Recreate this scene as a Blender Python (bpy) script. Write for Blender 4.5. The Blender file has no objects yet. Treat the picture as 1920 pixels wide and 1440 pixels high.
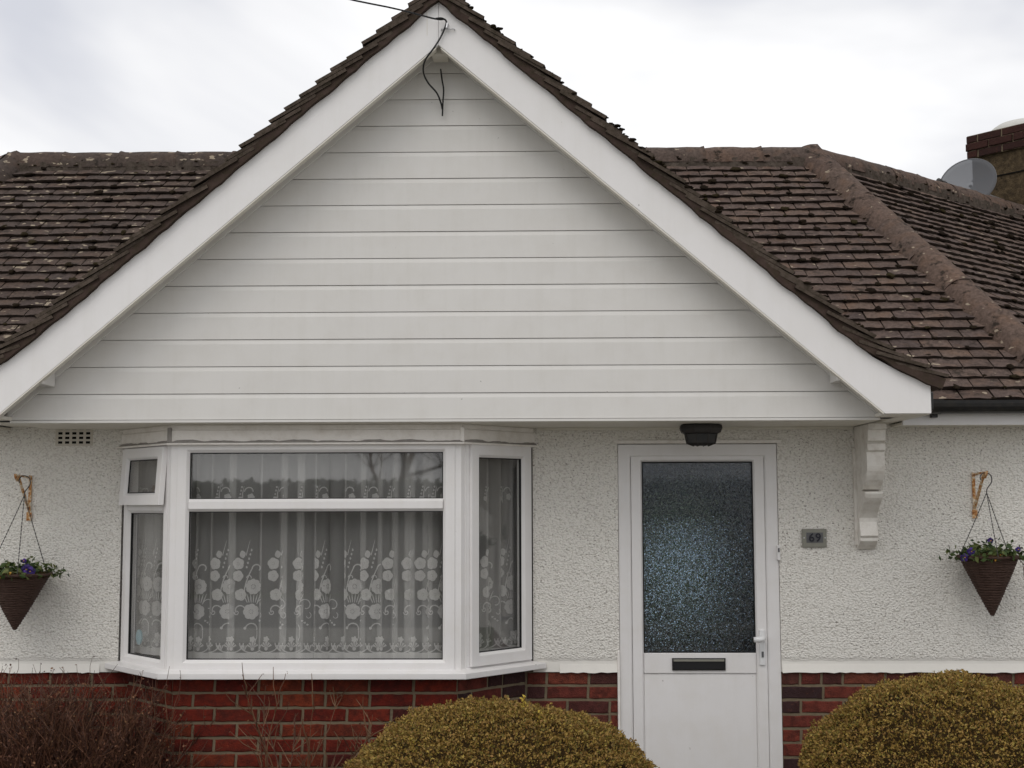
import bpy, bmesh, math, random
import numpy as np
from mathutils import Vector, Matrix
rnd = random.Random(7)
nrs = np.random.RandomState(11)
scn = bpy.context.scene
COL = scn.collection
R = math.radians

# ------------------------------------------------------------------ camera
CAM = Vector((0.0, -7.1, 1.72))
TILT, YAW, ROLL = R(5.27), R(1.1), R(-0.15)
_f = Vector((-math.sin(YAW) * math.cos(TILT), math.cos(YAW) * math.cos(TILT), math.sin(TILT)))
_r = Vector((math.cos(YAW), math.sin(YAW), 0)); _u = _r.cross(_f)
_r2 = _r * math.cos(ROLL) + _u * math.sin(ROLL); _u2 = _u * math.cos(ROLL) - _r * math.sin(ROLL)
cam_d = bpy.data.cameras.new("camera"); cam = bpy.data.objects.new("camera", cam_d); COL.objects.link(cam)
cam.matrix_world = Matrix(((_r2.x, _u2.x, -_f.x, CAM.x), (_r2.y, _u2.y, -_f.y, CAM.y), (_r2.z, _u2.z, -_f.z, CAM.z), (0, 0, 0, 1)))
cam_d.sensor_width = 36.0; cam_d.lens = 2450 / 1920 * 36.0; cam_d.clip_end = 1000; cam_d.clip_start = 0.05
scn.camera = cam

# ------------------------------------------------------------------ sky and sun (overcast)
SUN_DIR = Vector((0.28, 0.72, -0.95)).normalized()          # the way the light travels
world = bpy.data.worlds.new("World"); scn.world = world; world.use_nodes = True
wn, wl = world.node_tree.nodes, world.node_tree.links; wn.clear()
w_out = wn.new("ShaderNodeOutputWorld"); w_mix = wn.new("ShaderNodeMixShader")
w_sky = wn.new("ShaderNodeTexSky"); w_sky.sky_type = 'NISHITA'; w_sky.sun_disc = False
w_sky.sun_elevation = math.asin(-SUN_DIR.z); w_sky.sun_rotation = math.atan2(-SUN_DIR.x, -SUN_DIR.y)
w_b1 = wn.new("ShaderNodeBackground"); w_b1.inputs[1].default_value = 0.1
w_b2 = wn.new("ShaderNodeBackground"); w_b2.inputs[1].default_value = 1.0
w_tc = wn.new("ShaderNodeTexCoord"); w_mp = wn.new("ShaderNodeMapping"); w_mp.inputs["Location"].default_value = (0.35, 0.2, 0.1)
w_mp.inputs["Scale"].default_value = (1.0, 1.0, 1.5); w_mp.inputs["Rotation"].default_value = (0, 0, -0.56)
w_no = wn.new("ShaderNodeTexNoise"); w_no.inputs["Scale"].default_value = 2.1; w_no.inputs["Detail"].default_value = 5; w_no.inputs["Distortion"].default_value = 0.5
w_cr = wn.new("ShaderNodeValToRGB")
w_cr.color_ramp.elements[0].position = 0.33; w_cr.color_ramp.elements[0].color = (0.70, 0.715, 0.775, 1)
w_cr.color_ramp.elements[1].position = 0.56; w_cr.color_ramp.elements[1].color = (1.16, 1.155, 1.155, 1)
e = w_cr.color_ramp.elements.new(0.45); e.color = (0.96, 0.96, 0.975, 1)
wl.new(w_tc.outputs["Generated"], w_mp.inputs[0]); wl.new(w_mp.outputs[0], w_no.inputs["Vector"])
wl.new(w_no.outputs["Fac"], w_cr.inputs[0]); wl.new(w_cr.outputs[0], w_b2.inputs[0]); wl.new(w_sky.outputs[0], w_b1.inputs[0])
w_mix.inputs[0].default_value = 0.95
wl.new(w_b1.outputs[0], w_mix.inputs[1]); wl.new(w_b2.outputs[0], w_mix.inputs[2]); wl.new(w_mix.outputs[0], w_out.inputs[0])
sun_d = bpy.data.lights.new("sun", 'SUN'); sun_d.energy = 0.7; sun_d.angle = R(35); sun_d.color = (1.0, 0.96, 0.9)
sun = bpy.data.objects.new("sun", sun_d); COL.objects.link(sun)
sun.rotation_euler = SUN_DIR.to_track_quat('-Z', 'Y').to_euler(); sun.location = (-3, -8, 12)
scn.view_settings.view_transform = 'Standard'; scn.view_settings.look = 'None'
scn.view_settings.exposure = 0.0; scn.view_settings.gamma = 1.0; scn.view_settings.use_curve_mapping = False
scn.cycles.use_denoising = True
scn.cycles.transparent_max_bounces = 24

# ------------------------------------------------------------------ material helpers
class NT:
    def __init__(s, name):
        s.m = bpy.data.materials.new(name); s.m.use_nodes = True
        s.n = s.m.node_tree.nodes; s.l = s.m.node_tree.links
        s.bsdf = s.n["Principled BSDF"]; s.out = s.n["Material Output"]
    def node(s, t, **kw):
        q = s.n.new(t)
        for k, v in kw.items():
            if k in q.inputs: q.inputs[k].default_value = v
            else: setattr(q, k, v)
        return q
    def link(s, a, b): s.l.new(a, b)
    def coord(s):
        g = s.node("ShaderNodeNewGeometry"); return g.outputs["Position"]
    def noise(s, scale, detail=3, rough=0.55, vec=None, dist=0.0):
        q = s.node("ShaderNodeTexNoise"); q.inputs["Scale"].default_value = scale; q.inputs["Detail"].default_value = detail
        q.inputs["Roughness"].default_value = rough; q.inputs["Distortion"].default_value = dist
        s.link(vec if vec else s.coord(), q.inputs["Vector"]); return q.outputs["Fac"]
    def ramp(s, fac, stops):
        q = s.node("ShaderNodeValToRGB"); er = q.color_ramp.elements
        while len(er) < len(stops): er.new(0.5)
        for el, (p, c) in zip(er, stops):
            el.position = p; el.color = (c[0], c[1], c[2], 1) if isinstance(c, (tuple, list)) else (c, c, c, 1)
        s.link(fac, q.inputs[0]); return q.outputs[0]
    def mix(s, fac, a, b, mode='MIX'):
        q = s.node("ShaderNodeMix", data_type='RGBA', blend_type=mode)
        for sock, v in ((q.inputs[0], fac), (q.inputs[6], a), (q.inputs[7], b)):
            if hasattr(v, "is_output"): s.link(v, sock)
            elif isinstance(v, (int, float)): sock.default_value = v if sock.type == 'VALUE' else (v, v, v, 1)
            else: sock.default_value = (v[0], v[1], v[2], 1)
        return q.outputs[2]
    def math(s, op, a, b=0.0):
        q = s.node("ShaderNodeMath", operation=op)
        for sock, v in ((q.inputs[0], a), (q.inputs[1], b)):
            if hasattr(v, "is_output"): s.link(v, sock)
            else: sock.default_value = v
        return q.outputs[0]
    def bump(s, h, strength=0.5, dist=0.01):
        q = s.node("ShaderNodeBump"); q.inputs["Strength"].default_value = strength; q.inputs["Distance"].default_value = dist
        s.link(h, q.inputs["Height"]); s.link(q.outputs[0], s.bsdf.inputs["Normal"]); return q
    def base(s, c, rough=0.6, spec=0.3):
        b = s.bsdf
        if hasattr(c, "is_output"): s.link(c, b.inputs["Base Color"])
        else: b.inputs["Base Color"].default_value = (c[0], c[1], c[2], 1)
        b.inputs["Roughness"].default_value = rough; b.inputs["Specular IOR Level"].default_value = spec
        return s.m
    def island(s):
        g = s.node("ShaderNodeNewGeometry"); o = s.node("ShaderNodeObjectInfo")
        return s.math('FRACT', s.math('ADD', g.outputs["Random Per Island"], o.outputs["Random"]))

def plain(name, col, rough=0.5, spec=0.3, var=0.12, scale=6.0, fine=90.0, bump=0.0, dirt=None, dirt_amt=0.3, metal=0.0, streak=0.0):
    t = NT(name)
    c = t.mix(t.noise(scale, 4), [x * (1 - var) for x in col], [min(1, x * (1 + var * .6)) for x in col])
    if dirt is not None:
        c = t.mix(t.math('MULTIPLY', t.ramp(t.noise(scale * 2.3, 6, .65), [(.45, 0.), (.75, 1.)]), dirt_amt), c, dirt)
    if streak:
        mp = t.node("ShaderNodeMapping"); mp.inputs["Scale"].default_value = (14, 14, 1.1); t.link(t.coord(), mp.inputs[0])
        c = t.mix(t.math('MULTIPLY', t.ramp(t.noise(1.6, 5, .65, mp.outputs[0]), [(.48, 0.), (.75, 1.)]), streak), c, (.42, .40, .33))
        c = t.mix(t.ramp(t.noise(34, 2, .5), [(.195, .55), (.225, 0.)]), c, (.12, .10, .08))
        oi = t.node("ShaderNodeObjectInfo"); c = t.mix(t.math('MULTIPLY', oi.outputs["Random"], .09), c, (.45, .43, .40))
    if bump: t.bump(t.noise(fine, 4), bump, 0.004)
    m = t.base(c, rough, spec); t.bsdf.inputs["Metallic"].default_value = metal
    return m

M = {}
M['pvc'] = plain('white_pvc', (.785, .768, .765), .32, .4, .04, 3, dirt=(.62, .58, .5), dirt_amt=.22, streak=.06)
M['clad'] = plain('cladding_pvc', (.69, .674, .650), .42, .35, .04, 2.5, dirt=(.54, .51, .46), dirt_amt=.25, streak=.09)
M['barge'] = plain('barge_pvc', (.79, .773, .768), .38, .35, .03, 2.0, dirt=(.64, .62, .57), dirt_amt=.2, streak=.07)
M['trim'] = plain('cream_trim', (.72, .69, .62), .5, .3, .08, 5, dirt=(.5, .44, .33), dirt_amt=.4)
M['paint'] = plain('old_cream_paint', (.83, .795, .755), .55, .3, .07, 6, bump=.25, dirt=(.42, .36, .28), dirt_amt=.35)
M['corbel'] = plain('corbel_paint', (.76, .73, .68), .55, .3, .08, 7, bump=.25, dirt=(.34, .28, .22), dirt_amt=.5)
M['lead'] = plain('lead_flashing', (.30, .28, .26), .6, .3, .35, 30, bump=.6, fine=60)
M['gasket'] = plain('black_gasket', (.012, .012, .013), .5, .3)
M['gutter'] = plain('black_gutter', (.018, .018, .019), .38, .4, .3, 12, dirt=(.06, .05, .04), dirt_amt=.4)
M['blackmetal'] = plain('black_lamp', (.028, .024, .022), .5, .4, .4, 40)
M['cable'] = plain('black_cable', (.015, .015, .016), .5, .3)
M['steel'] = plain('brushed_steel', (.55, .55, .56), .35, .5, .08, 30, metal=.7)
M['whitemetal'] = plain('white_handle', (.75, .75, .75), .3, .5, .03)
M['plate'] = plain('grey_plate', (.23, .225, .19), .45, .4, .2, 30)
M['plate_dark'] = plain('dark_plate', (.11, .11, .115), .5, .4, .2, 40)
M['digit'] = plain('digit_black', (.012, .012, .02), .4, .4)
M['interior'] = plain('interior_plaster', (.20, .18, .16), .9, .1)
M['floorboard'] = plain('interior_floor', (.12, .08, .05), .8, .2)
M['concrete'] = plain('path_concrete', (.34, .33, .30), .9, .15, .2, 3, bump=.4)
M['asphalt'] = plain('road_asphalt', (.06, .06, .06), .9, .15, .2, 3, bump=.5)
M['soil'] = plain('bed_soil', (.05, .035, .025), .95, .1, .4, 9, bump=.8)
M['deck'] = plain('roof_felt', (.03, .025, .022), .9, .1)
M['mortarcap'] = plain('mortar_cap', (.55, .54, .51), .85, .2, .2, 8, bump=.4)
M['dullwhite'] = plain('airbrick_paint', (.60, .56, .49), .8, .2, .12, 20, bump=.4)
M['dark'] = plain('void_dark', (.01, .009, .008), .9, .05)

def m_render():
    t = NT('roughcast_render')
    pos = t.coord()
    sx = t.node("ShaderNodeSeparateXYZ"); t.link(pos, sx.inputs[0])
    mask = t.node("ShaderNodeMapRange"); mask.inputs[1].default_value = .885; mask.inputs[2].default_value = .905
    wob = t.math('ADD', sx.outputs[2], t.math('MULTIPLY', t.noise(9, 2), .02)); t.link(t.math('SUBTRACT', wob, .01), mask.inputs[0])
    mp = t.node("ShaderNodeMapping"); mp.inputs["Scale"].default_value = (1, 1, 1.35); t.link(pos, mp.inputs[0])
    vo = t.node("ShaderNodeTexVoronoi", feature='SMOOTH_F1'); vo.inputs["Scale"].default_value = 78; vo.inputs["Smoothness"].default_value = .35; vo.inputs["Randomness"].default_value = 1.0
    t.link(t.mix(.012, mp.outputs[0], t.node("ShaderNodeTexNoise", Scale=40.0).outputs["Color"], 'ADD'), vo.inputs["Vector"])
    n1 = t.noise(95, 3, .6, mp.outputs[0]); n2 = t.noise(30, 3, .6, mp.outputs[0])
    h = t.math('ADD', t.math('MULTIPLY', t.math('SUBTRACT', .8, vo.outputs["Distance"]), .9), t.math('ADD', t.math('MULTIPLY', n1, .9), t.math('MULTIPLY', n2, .5)))
    h2 = t.math('ADD', t.math('MULTIPLY', h, mask.outputs[0]), t.math('MULTIPLY', t.noise(25, 3), .2))
    t.bump(h2, 1.0, .0064)
    c = t.mix(t.noise(3, 4), (.77, .745, .695), (.83, .805, .755))
    pit_shade = t.math('MULTIPLY', t.ramp(h, [(.72, 1.), (.98, 0.)]), mask.outputs[0])  # pits of the bump: dirt, with occlusion shade put into the colour
    c = t.mix(t.math('MULTIPLY', pit_shade, .35), c, (.36, .32, .27))
    spk = t.ramp(t.noise(80, 2, .5, mp.outputs[0], .4), [(.33, 1.), (.39, 0.)])
    c = t.mix(t.math('MULTIPLY', t.math('MULTIPLY', spk, t.math('MULTIPLY', t.ramp(t.noise(1.7, 4, .6), [(.35, .25), (.6, 1.)]), mask.outputs[0])), .8), c, (.15, .12, .10))
    return t.base(c, .9, .15)
M['render'] = m_render()

def m_brick(name, stops, stain):
    t = NT(name)
    c = t.ramp(t.island(), stops)
    c = t.mix(t.ramp(t.noise(24, 5, .7), [(.38, 1.), (.62, 0.)]), c, t.mix(.6, c, (.035, .014, .012)))
    c = t.mix(t.ramp(t.noise(60, 4, .7), [(.60, 0.), (.72, .5)]), c, t.mix(.5, c, (.35, .12, .06)))
    c = t.mix(t.ramp(t.noise(11, 5, .7), [(.58, 0.), (.75, .45)]), c, stain)
    t.bump(t.math('ADD', t.noise(160, 4, .7), t.noise(40, 3, .6)), .9, .006)
    return t.base(c, .9, .15)
M['brick'] = m_brick('red_brick', [(0., (.13, .017, .012)), (.2, (.17, .022, .013)), (.45, (.20, .030, .016)), (.62, (.13, .019, .013)), (.78, (.25, .050, .022)), (.9, (.075, .016, .014)), (1., (.18, .025, .014))], (.045, .016, .013))
M['brick2'] = m_brick('mixed_brick', [(0., (.15, .036, .028)), (.22, (.19, .044, .030)), (.28, (.055, .028, .028)), (.58, (.045, .026, .028)), (.64, (.17, .038, .027)), (.75, (.22, .062, .036)), (.9, (.075, .032, .029)), (1., (.16, .037, .027))], (.055, .034, .028))
M['brickch'] = m_brick('chimney_brick', [(0., (.040, .019, .016)), (.5, (.052, .022, .018)), (1., (.034, .018, .016))], (.03, .02, .016))
M['mortar'] = plain('mortar', (.20, .16, .108), .95, .1, .35, 22, bump=.7, fine=140)

def m_tile(name, stops, lich, moss):
    t = NT(name)
    c = t.ramp(t.island(), stops)
    c = t.mix(t.ramp(t.noise(45, 5, .7), [(.35, 1.), (.65, 0.)]), c, t.mix(.6, c, (.025, .018, .015)))
    c = t.mix(t.ramp(t.noise(9, 4, .6), [(.50, 0.), (.70, .55)]), c, t.mix(.5, c, (.20, .115, .07)))
    c = t.mix(t.ramp(t.noise(13, 5, .7), [(.55, 0.), (.66, moss)]), c, (.022, .018, .014))
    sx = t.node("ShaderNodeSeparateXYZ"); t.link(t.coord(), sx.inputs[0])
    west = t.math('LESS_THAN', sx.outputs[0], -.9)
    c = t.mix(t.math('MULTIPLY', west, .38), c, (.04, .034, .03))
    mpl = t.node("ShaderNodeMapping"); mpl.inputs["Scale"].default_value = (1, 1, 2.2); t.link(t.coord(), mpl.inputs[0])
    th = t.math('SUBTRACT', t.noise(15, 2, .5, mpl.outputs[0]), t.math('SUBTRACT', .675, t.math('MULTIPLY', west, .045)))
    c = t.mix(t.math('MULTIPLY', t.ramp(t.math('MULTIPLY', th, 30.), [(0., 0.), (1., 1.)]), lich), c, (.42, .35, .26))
    t.bump(t.noise(120, 5, .7), .7, .006)
    return t.base(c, .92, .12)
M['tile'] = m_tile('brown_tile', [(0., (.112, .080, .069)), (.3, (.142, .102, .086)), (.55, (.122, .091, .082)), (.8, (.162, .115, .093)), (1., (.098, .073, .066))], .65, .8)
M['tile_edge'] = plain('mossy_shaded_tile_edge', (.036, .027, .022), .95, .05, .4, 40, bump=.8)  # black algae on the butts, plus course-line shade put into the colour
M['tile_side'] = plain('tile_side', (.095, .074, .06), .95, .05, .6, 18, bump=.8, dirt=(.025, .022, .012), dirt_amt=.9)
M['ridge'] = m_tile('ridge_tile', [(0., (.125, .088, .073)), (.5, (.16, .112, .09)), (1., (.108, .084, .073))], .7, .9)
M['ridge_mortar'] = plain('ridge_mortar', (.10, .08, .066), .95, .1, .5, 15, bump=.9, dirt=(.03, .025, .018), dirt_amt=.9)
M['undercloak'] = plain('undercloak', (.06, .041, .034), .9, .1, .5, 14, bump=.6, dirt=(.035, .03, .016), dirt_amt=.85)
def m_moss():
    t = NT('roof_moss')
    c = t.ramp(t.island(), [(0., (.016, .011, .008)), (.6, (.026, .019, .012)), (1., (.042, .033, .016))])
    t.bump(t.noise(220, 3), 1.0, .01); return t.base(c, .95, .05)
M['moss'] = m_moss()
def m_rough():
    t = NT('mossy_roughcast')
    c = t.ramp(t.noise(22, 6, .7), [(.3, (.03, .023, .016)), (.5, (.075, .054, .032)), (.7, (.13, .095, .055)), (.85, (.24, .20, .14))])
    t.bump(t.noise(45, 4, .7), .9, .02); return t.base(c, .95, .1)
M['roughcast'] = m_rough()

def m_glass():
    t = NT('window_glass'); t.n.remove(t.bsdf)
    lw = t.node("ShaderNodeLayerWeight"); lw.inputs[0].default_value = .5
    fr = t.math('ADD', t.math('MULTIPLY', t.math('POWER', lw.outputs["Facing"], 4.0), .85), .075)
    tr = t.node("ShaderNodeBsdfTransparent"); tr.inputs[0].default_value = (.95, .95, .945, 1)
    gl = t.node("ShaderNodeBsdfGlossy"); gl.inputs["Roughness"].default_value = .02
    mx = t.node("ShaderNodeMixShader"); t.link(fr, mx.inputs[0]); t.link(tr.outputs[0], mx.inputs[1]); t.link(gl.outputs[0], mx.inputs[2])
    t.link(mx.outputs[0], t.out.inputs[0]); return t.m
M['glass'] = m_glass()
def m_obscure():
    t = NT('stippled_glass')
    t.base((.30, .40, .52), .03, .5); t.bsdf.inputs['Coat Weight'].default_value = .5; t.bsdf.inputs['Coat Roughness'].default_value = .03
    t.bsdf.inputs["Transmission Weight"].default_value = 1.0; t.bsdf.inputs["IOR"].default_value = 1.5
    vo = t.node("ShaderNodeTexVoronoi"); vo.inputs["Scale"].default_value = 290; t.link(t.coord(), vo.inputs["Vector"])
    g = t.node("ShaderNodeNewGeometry")
    v1 = t.node("ShaderNodeVectorMath", operation='SUBTRACT'); t.link(vo.outputs["Color"], v1.inputs[0]); v1.inputs[1].default_value = (.5, .5, .5)
    v2 = t.node("ShaderNodeVectorMath", operation='SCALE'); t.link(v1.outputs[0], v2.inputs[0]); v2.inputs[3].default_value = .30
    v3 = t.node("ShaderNodeVectorMath", operation='ADD'); t.link(v2.outputs[0], v3.inputs[0]); t.link(g.outputs["Normal"], v3.inputs[1])
    v4 = t.node("ShaderNodeVectorMath", operation='NORMALIZE'); t.link(v3.outputs[0], v4.inputs[0]); t.link(v4.outputs[0], t.bsdf.inputs["Normal"])
    return t.m
M['obscure'] = m_obscure()
def m_cloth(name, opac, col):
    t = NT(name); t.n.remove(t.bsdf)
    df = t.node("ShaderNodeBsdfDiffuse"); df.inputs[0].default_value = (*col, 1)
    tl = t.node("ShaderNodeBsdfTranslucent"); tl.inputs[0].default_value = (*col, 1)
    m1 = t.node("ShaderNodeMixShader"); m1.inputs[0].default_value = .25; t.link(df.outputs[0], m1.inputs[1]); t.link(tl.outputs[0], m1.inputs[2])
    tr = t.node("ShaderNodeBsdfTransparent"); mx = t.node("ShaderNodeMixShader"); mx.inputs[0].default_value = opac
    t.link(tr.outputs[0], mx.inputs[1]); t.link(m1.outputs[0], mx.inputs[2]); t.link(mx.outputs[0], t.out.inputs[0]); return t.m
M['sheer'] = m_cloth('sheer_net', .33, (.86, .855, .845))
M['lace'] = m_cloth('lace_thread', .64, (.90, .89, .88))
M['dishmesh'] = m_cloth('perforated_dish', .66, (.20, .205, .22))
def m_leaf(name, stops):
    t = NT(name); c = t.ramp(t.island(), stops); m = t.base(c, .6, .25); return m
M['bushleaf'] = m_leaf('golden_box_leaf', [(0., (.095, .060, .018)), (.18, (.22, .128, .034)), (.38, (.31, .192, .046)), (.5, (.14, .120, .026)), (.62, (.38, .255, .072)), (.75, (.25, .130, .042)), (.88, (.34, .245, .05)), (1., (.12, .105, .024))])
M['bushleaf2'] = m_leaf('yellow_sprig_leaf', [(0., (.38, .27, .04)), (1., (.46, .34, .05))])
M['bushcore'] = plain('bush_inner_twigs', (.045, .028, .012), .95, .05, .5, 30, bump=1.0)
M['twig'] = m_leaf('brown_twig', [(0., (.075, .035, .022)), (.5, (.13, .065, .035)), (1., (.19, .11, .06))])
M['twigdark'] = m_leaf('dark_twig', [(0., (.035, .017, .012)), (.6, (.095, .040, .024)), (1., (.16, .075, .042))])
M['bud'] = m_leaf('withered_leaf', [(0., (.04, .018, .012)), (.5, (.11, .045, .026)), (.85, (.16, .07, .035)), (1., (.22, .12, .055))])
M['greenleaf'] = m_leaf('pansy_leaf', [(0., (.025, .045, .014)), (.6, (.055, .085, .022)), (1., (.12, .13, .04))])
M['petal'] = m_leaf('violet_petal', [(0., (.022, .012, .07)), (.6, (.04, .02, .14)), (1., (.09, .04, .24))])
M['petal_o'] = plain('yellow_petal', (.55, .30, .05), .6, .2)
def m_wicker():
    t = NT('dark_wicker')
    w = t.node("ShaderNodeTexWave", wave_type='BANDS', bands_direction='Z'); w.inputs["Scale"].default_value = 46; w.inputs["Distortion"].default_value = 3.5; w.inputs["Detail"].default_value = 3
    t.link(t.coord(), w.inputs["Vector"])
    c = t.mix(w.outputs["Fac"], (.030, .016, .012), (.105, .058, .042)); c = t.mix(t.noise(60, 4, .7), c, t.mix(.5, c, (.15, .10, .085)))
    t.bump(w.outputs["Fac"], .8, .006); return t.base(c, .8, .2)
M['wicker'] = m_wicker()
def m_rust():
    t = NT('rusty_bracket')
    c = t.ramp(t.noise(40, 5, .7), [(.40, (.66, .60, .50)), (.50, (.55, .34, .16)), (.58, (.38, .16, .05)), (.70, (.14, .05, .02))])
    t.bump(t.noise(150, 4), .5, .003); return t.base(c, .8, .2)
M['rust'] = m_rust()
M['chain'] = plain('dark_chain', (.06, .055, .05), .5, .4, .3, 60)
M['blueoval'] = plain('pale_blue_disc', (.30, .48, .55), .5, .3)
def m_grass():
    t = NT('lawn'); c = t.ramp(t.noise(3, 6, .7), [(.3, (.05, .07, .02)), (.7, (.09, .11, .035))]); t.bump(t.noise(60, 4), .8, .03); return t.base(c, .95, .1)
M['grass'] = m_grass()
M['hedge'] = m_leaf('hedge_leaf', [(0., (.03, .045, .018)), (1., (.07, .085, .03))])

# ------------------------------------------------------------------ mesh helpers
BASE = {}
class MB:
    def __init__(s): s.v, s.f = [], []
    def add(s, vs, fs):
        o = len(s.v); s.v += [tuple(p) for p in vs]; s.f += [tuple(i + o for i in q) for q in fs]; return s
    def box(s, x0, x1, y0, y1, z0, z1):
        return s.add([(x0, y0, z0), (x1, y0, z0), (x1, y1, z0), (x0, y1, z0), (x0, y0, z1), (x1, y0, z1), (x1, y1, z1), (x0, y1, z1)],
                     [(0, 3, 2, 1), (4, 5, 6, 7), (0, 1, 5, 4), (1, 2, 6, 5), (2, 3, 7, 6), (3, 0, 4, 7)])
    def prism(s, poly, lo, hi, fn):
        n = len(poly)
        vs = [fn(a, b, lo) for a, b in poly] + [fn(a, b, hi) for a, b in poly]
        fs = [tuple(range(n - 1, -1, -1)), tuple(range(n, 2 * n))] + [(i, (i + 1) % n, n + (i + 1) % n, n + i) for i in range(n)]
        return s.add(vs, fs)
    def ring(s, l0, l1, z0, z1, prof, xf):
        n = len(prof); vs = []
        for (sx, sz) in ((0, 0), (1, 0), (1, 1), (0, 1)):
            for ins, out in prof:
                vs.append(xf(l0 + ins if sx == 0 else l1 - ins, z0 + ins if sz == 0 else z1 - ins, out))
        fs = []
        for c in range(4):
            d = (c + 1) % 4
            for i in range(n):
                j = (i + 1) % n; fs.append((c * n + i, d * n + i, d * n + j, c * n + j))
        return s.add(vs, fs)
    def tube(s, pts, r, n=6, cap=True):
        pts = [Vector(p) for p in pts]; m = len(pts)
        rr = r if hasattr(r, '__len__') else [r] * m
        t0 = (pts[1] - pts[0]).normalized(); up = Vector((0, 0, 1)) if abs(t0.z) < .9 else Vector((1, 0, 0))
        a = t0.cross(up).normalized(); vs = []
        for i, p in enumerate(pts):
            t = (pts[min(i + 1, m - 1)] - pts[max(i - 1, 0)])
            t = t.normalized() if t.length > 1e-9 else t0
            a = (a - t * a.dot(t)).normalized(); b = t.cross(a)
            for k in range(n):
                w = 2 * math.pi * k / n; vs.append(p + (a * math.cos(w) + b * math.sin(w)) * rr[i])
        fs = [(i * n + k, i * n + (k + 1) % n, (i + 1) * n + (k + 1) % n, (i + 1) * n + k) for i in range(m - 1) for k in range(n)]
        if cap: fs += [tuple(range(n - 1, -1, -1)), tuple(range((m - 1) * n, m * n))]
        return s.add(vs, fs)
    def lathe(s, prof, n, c=(0, 0, 0), jit=0, sq=None):
        vs = []
        for r, z in prof:
            for k in range(n):
                w = 2 * math.pi * (k + .5) / n; q = r * (1 + rnd.uniform(-jit, jit))
                vs.append((c[0] + q * math.cos(w) * (sq[0] if sq else 1), c[1] + q * math.sin(w) * (sq[1] if sq else 1), c[2] + z))
        m = len(prof)
        fs = [(i * n + k, i * n + (k + 1) % n, (i + 1) * n + (k + 1) % n, (i + 1) * n + k) for i in range(m - 1) for k in range(n)]
        fs += [tuple(range(n - 1, -1, -1)), tuple(range((m - 1) * n, m * n))]
        return s.add(vs, fs)
    def build(s, name, mat, parent=None, smooth=False, bevel=0.0, kind=None, label=None):
        me = bpy.data.meshes.new(name); me.from_pydata(s.v, [], s.f); me.update()
        return mkobj(name, me, mat, parent, smooth, bevel, kind, label)
def mkobj(name, me, mat, parent=None, smooth=False, bevel=0.0, kind=None, label=None, fix=True):
    if fix and len(me.polygons) < 60000:
        bm = bmesh.new(); bm.from_mesh(me); bmesh.ops.recalc_face_normals(bm, faces=bm.faces); bm.to_mesh(me); bm.free()
    if mat is not None: me.materials.clear(); me.materials.append(mat)
    if smooth: me.polygons.foreach_set("use_smooth", [True] * len(me.polygons))
    o = bpy.data.objects.new(name, me); COL.objects.link(o)
    if parent is not None:
        o.parent = parent
        if parent.name in BASE: o.matrix_parent_inverse = Matrix.Translation(-BASE[parent.name])
    if bevel:
        b = o.modifiers.new("bevel", 'BEVEL'); b.width = bevel; b.segments = 2; b.limit_method = 'ANGLE'; b.angle_limit = R(35)
    if kind: o["kind"] = kind
    if label: o["label"] = label
    return o
def thing(name, label, cat, loc=(0, 0, 0), group=None):
    o = bpy.data.objects.new(name, None); COL.objects.link(o); o.location = loc; o.empty_display_size = .1
    BASE[o.name] = Vector(loc); o["label"] = label; o["category"] = cat
    if group: o["group"] = group
    return o
def tag(o, label, cat, group=None):
    o["label"] = label; o["category"] = cat
    if group: o["group"] = group
    return o
XZ = lambda a, b, d: (a, d, b)        # polygon in X-Z, extruded along Y
XY = lambda a, b, d: (a, b, d)
YZ = lambda a, b, d: (d, a, b)
FRONT = lambda l, z, out: (l, -out, z)   # plane Y = 0, outwards = -Y

# ------------------------------------------------------------------ ground
MB().box(-150, 150, -150, 150, -.3, 0).build('ground', M['grass'], kind='structure')
MB().box(-30, 30, -9.2, .0, -.02, .003).build('driveway', M['concrete'], kind='structure')
MB().box(-5, .2, -1.9, -.05, -.02, .012).build('flower_bed', M['soil'], kind='structure')
MB().box(1.55, 4, -1.9, -.05, -.02, .012).build('flower_bed', M['soil'], kind='structure')
MB().box(-120, 120, -18, -11, -.02, .004).build('road', M['asphalt'], kind='structure')
MB().box(-120, 120, -11, -9.2, -.02, .11).build('pavement', M['concrete'], kind='structure')

# ------------------------------------------------------------------ the bungalow
H = thing('bungalow', 'white roughcast bungalow with a clad front gable, bay window and brown tiled roof', 'house', (0, 0, 0))
XC, TP = -.486, .855                       # gable centre line and slope
GAX = math.sin(R(41)); GAY = math.cos(R(41)); TH = math.tan(R(20.5))
RR = Vector((1.96, 2.05, 0)); RL = Vector((-3.74, 2.05, 0)); ZR, MT = 4.197, .8243
CXR, CXL = RR.x + 2.05 * TH, RL.x - 2.05 * TH     # wall corners at Y = 0

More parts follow.
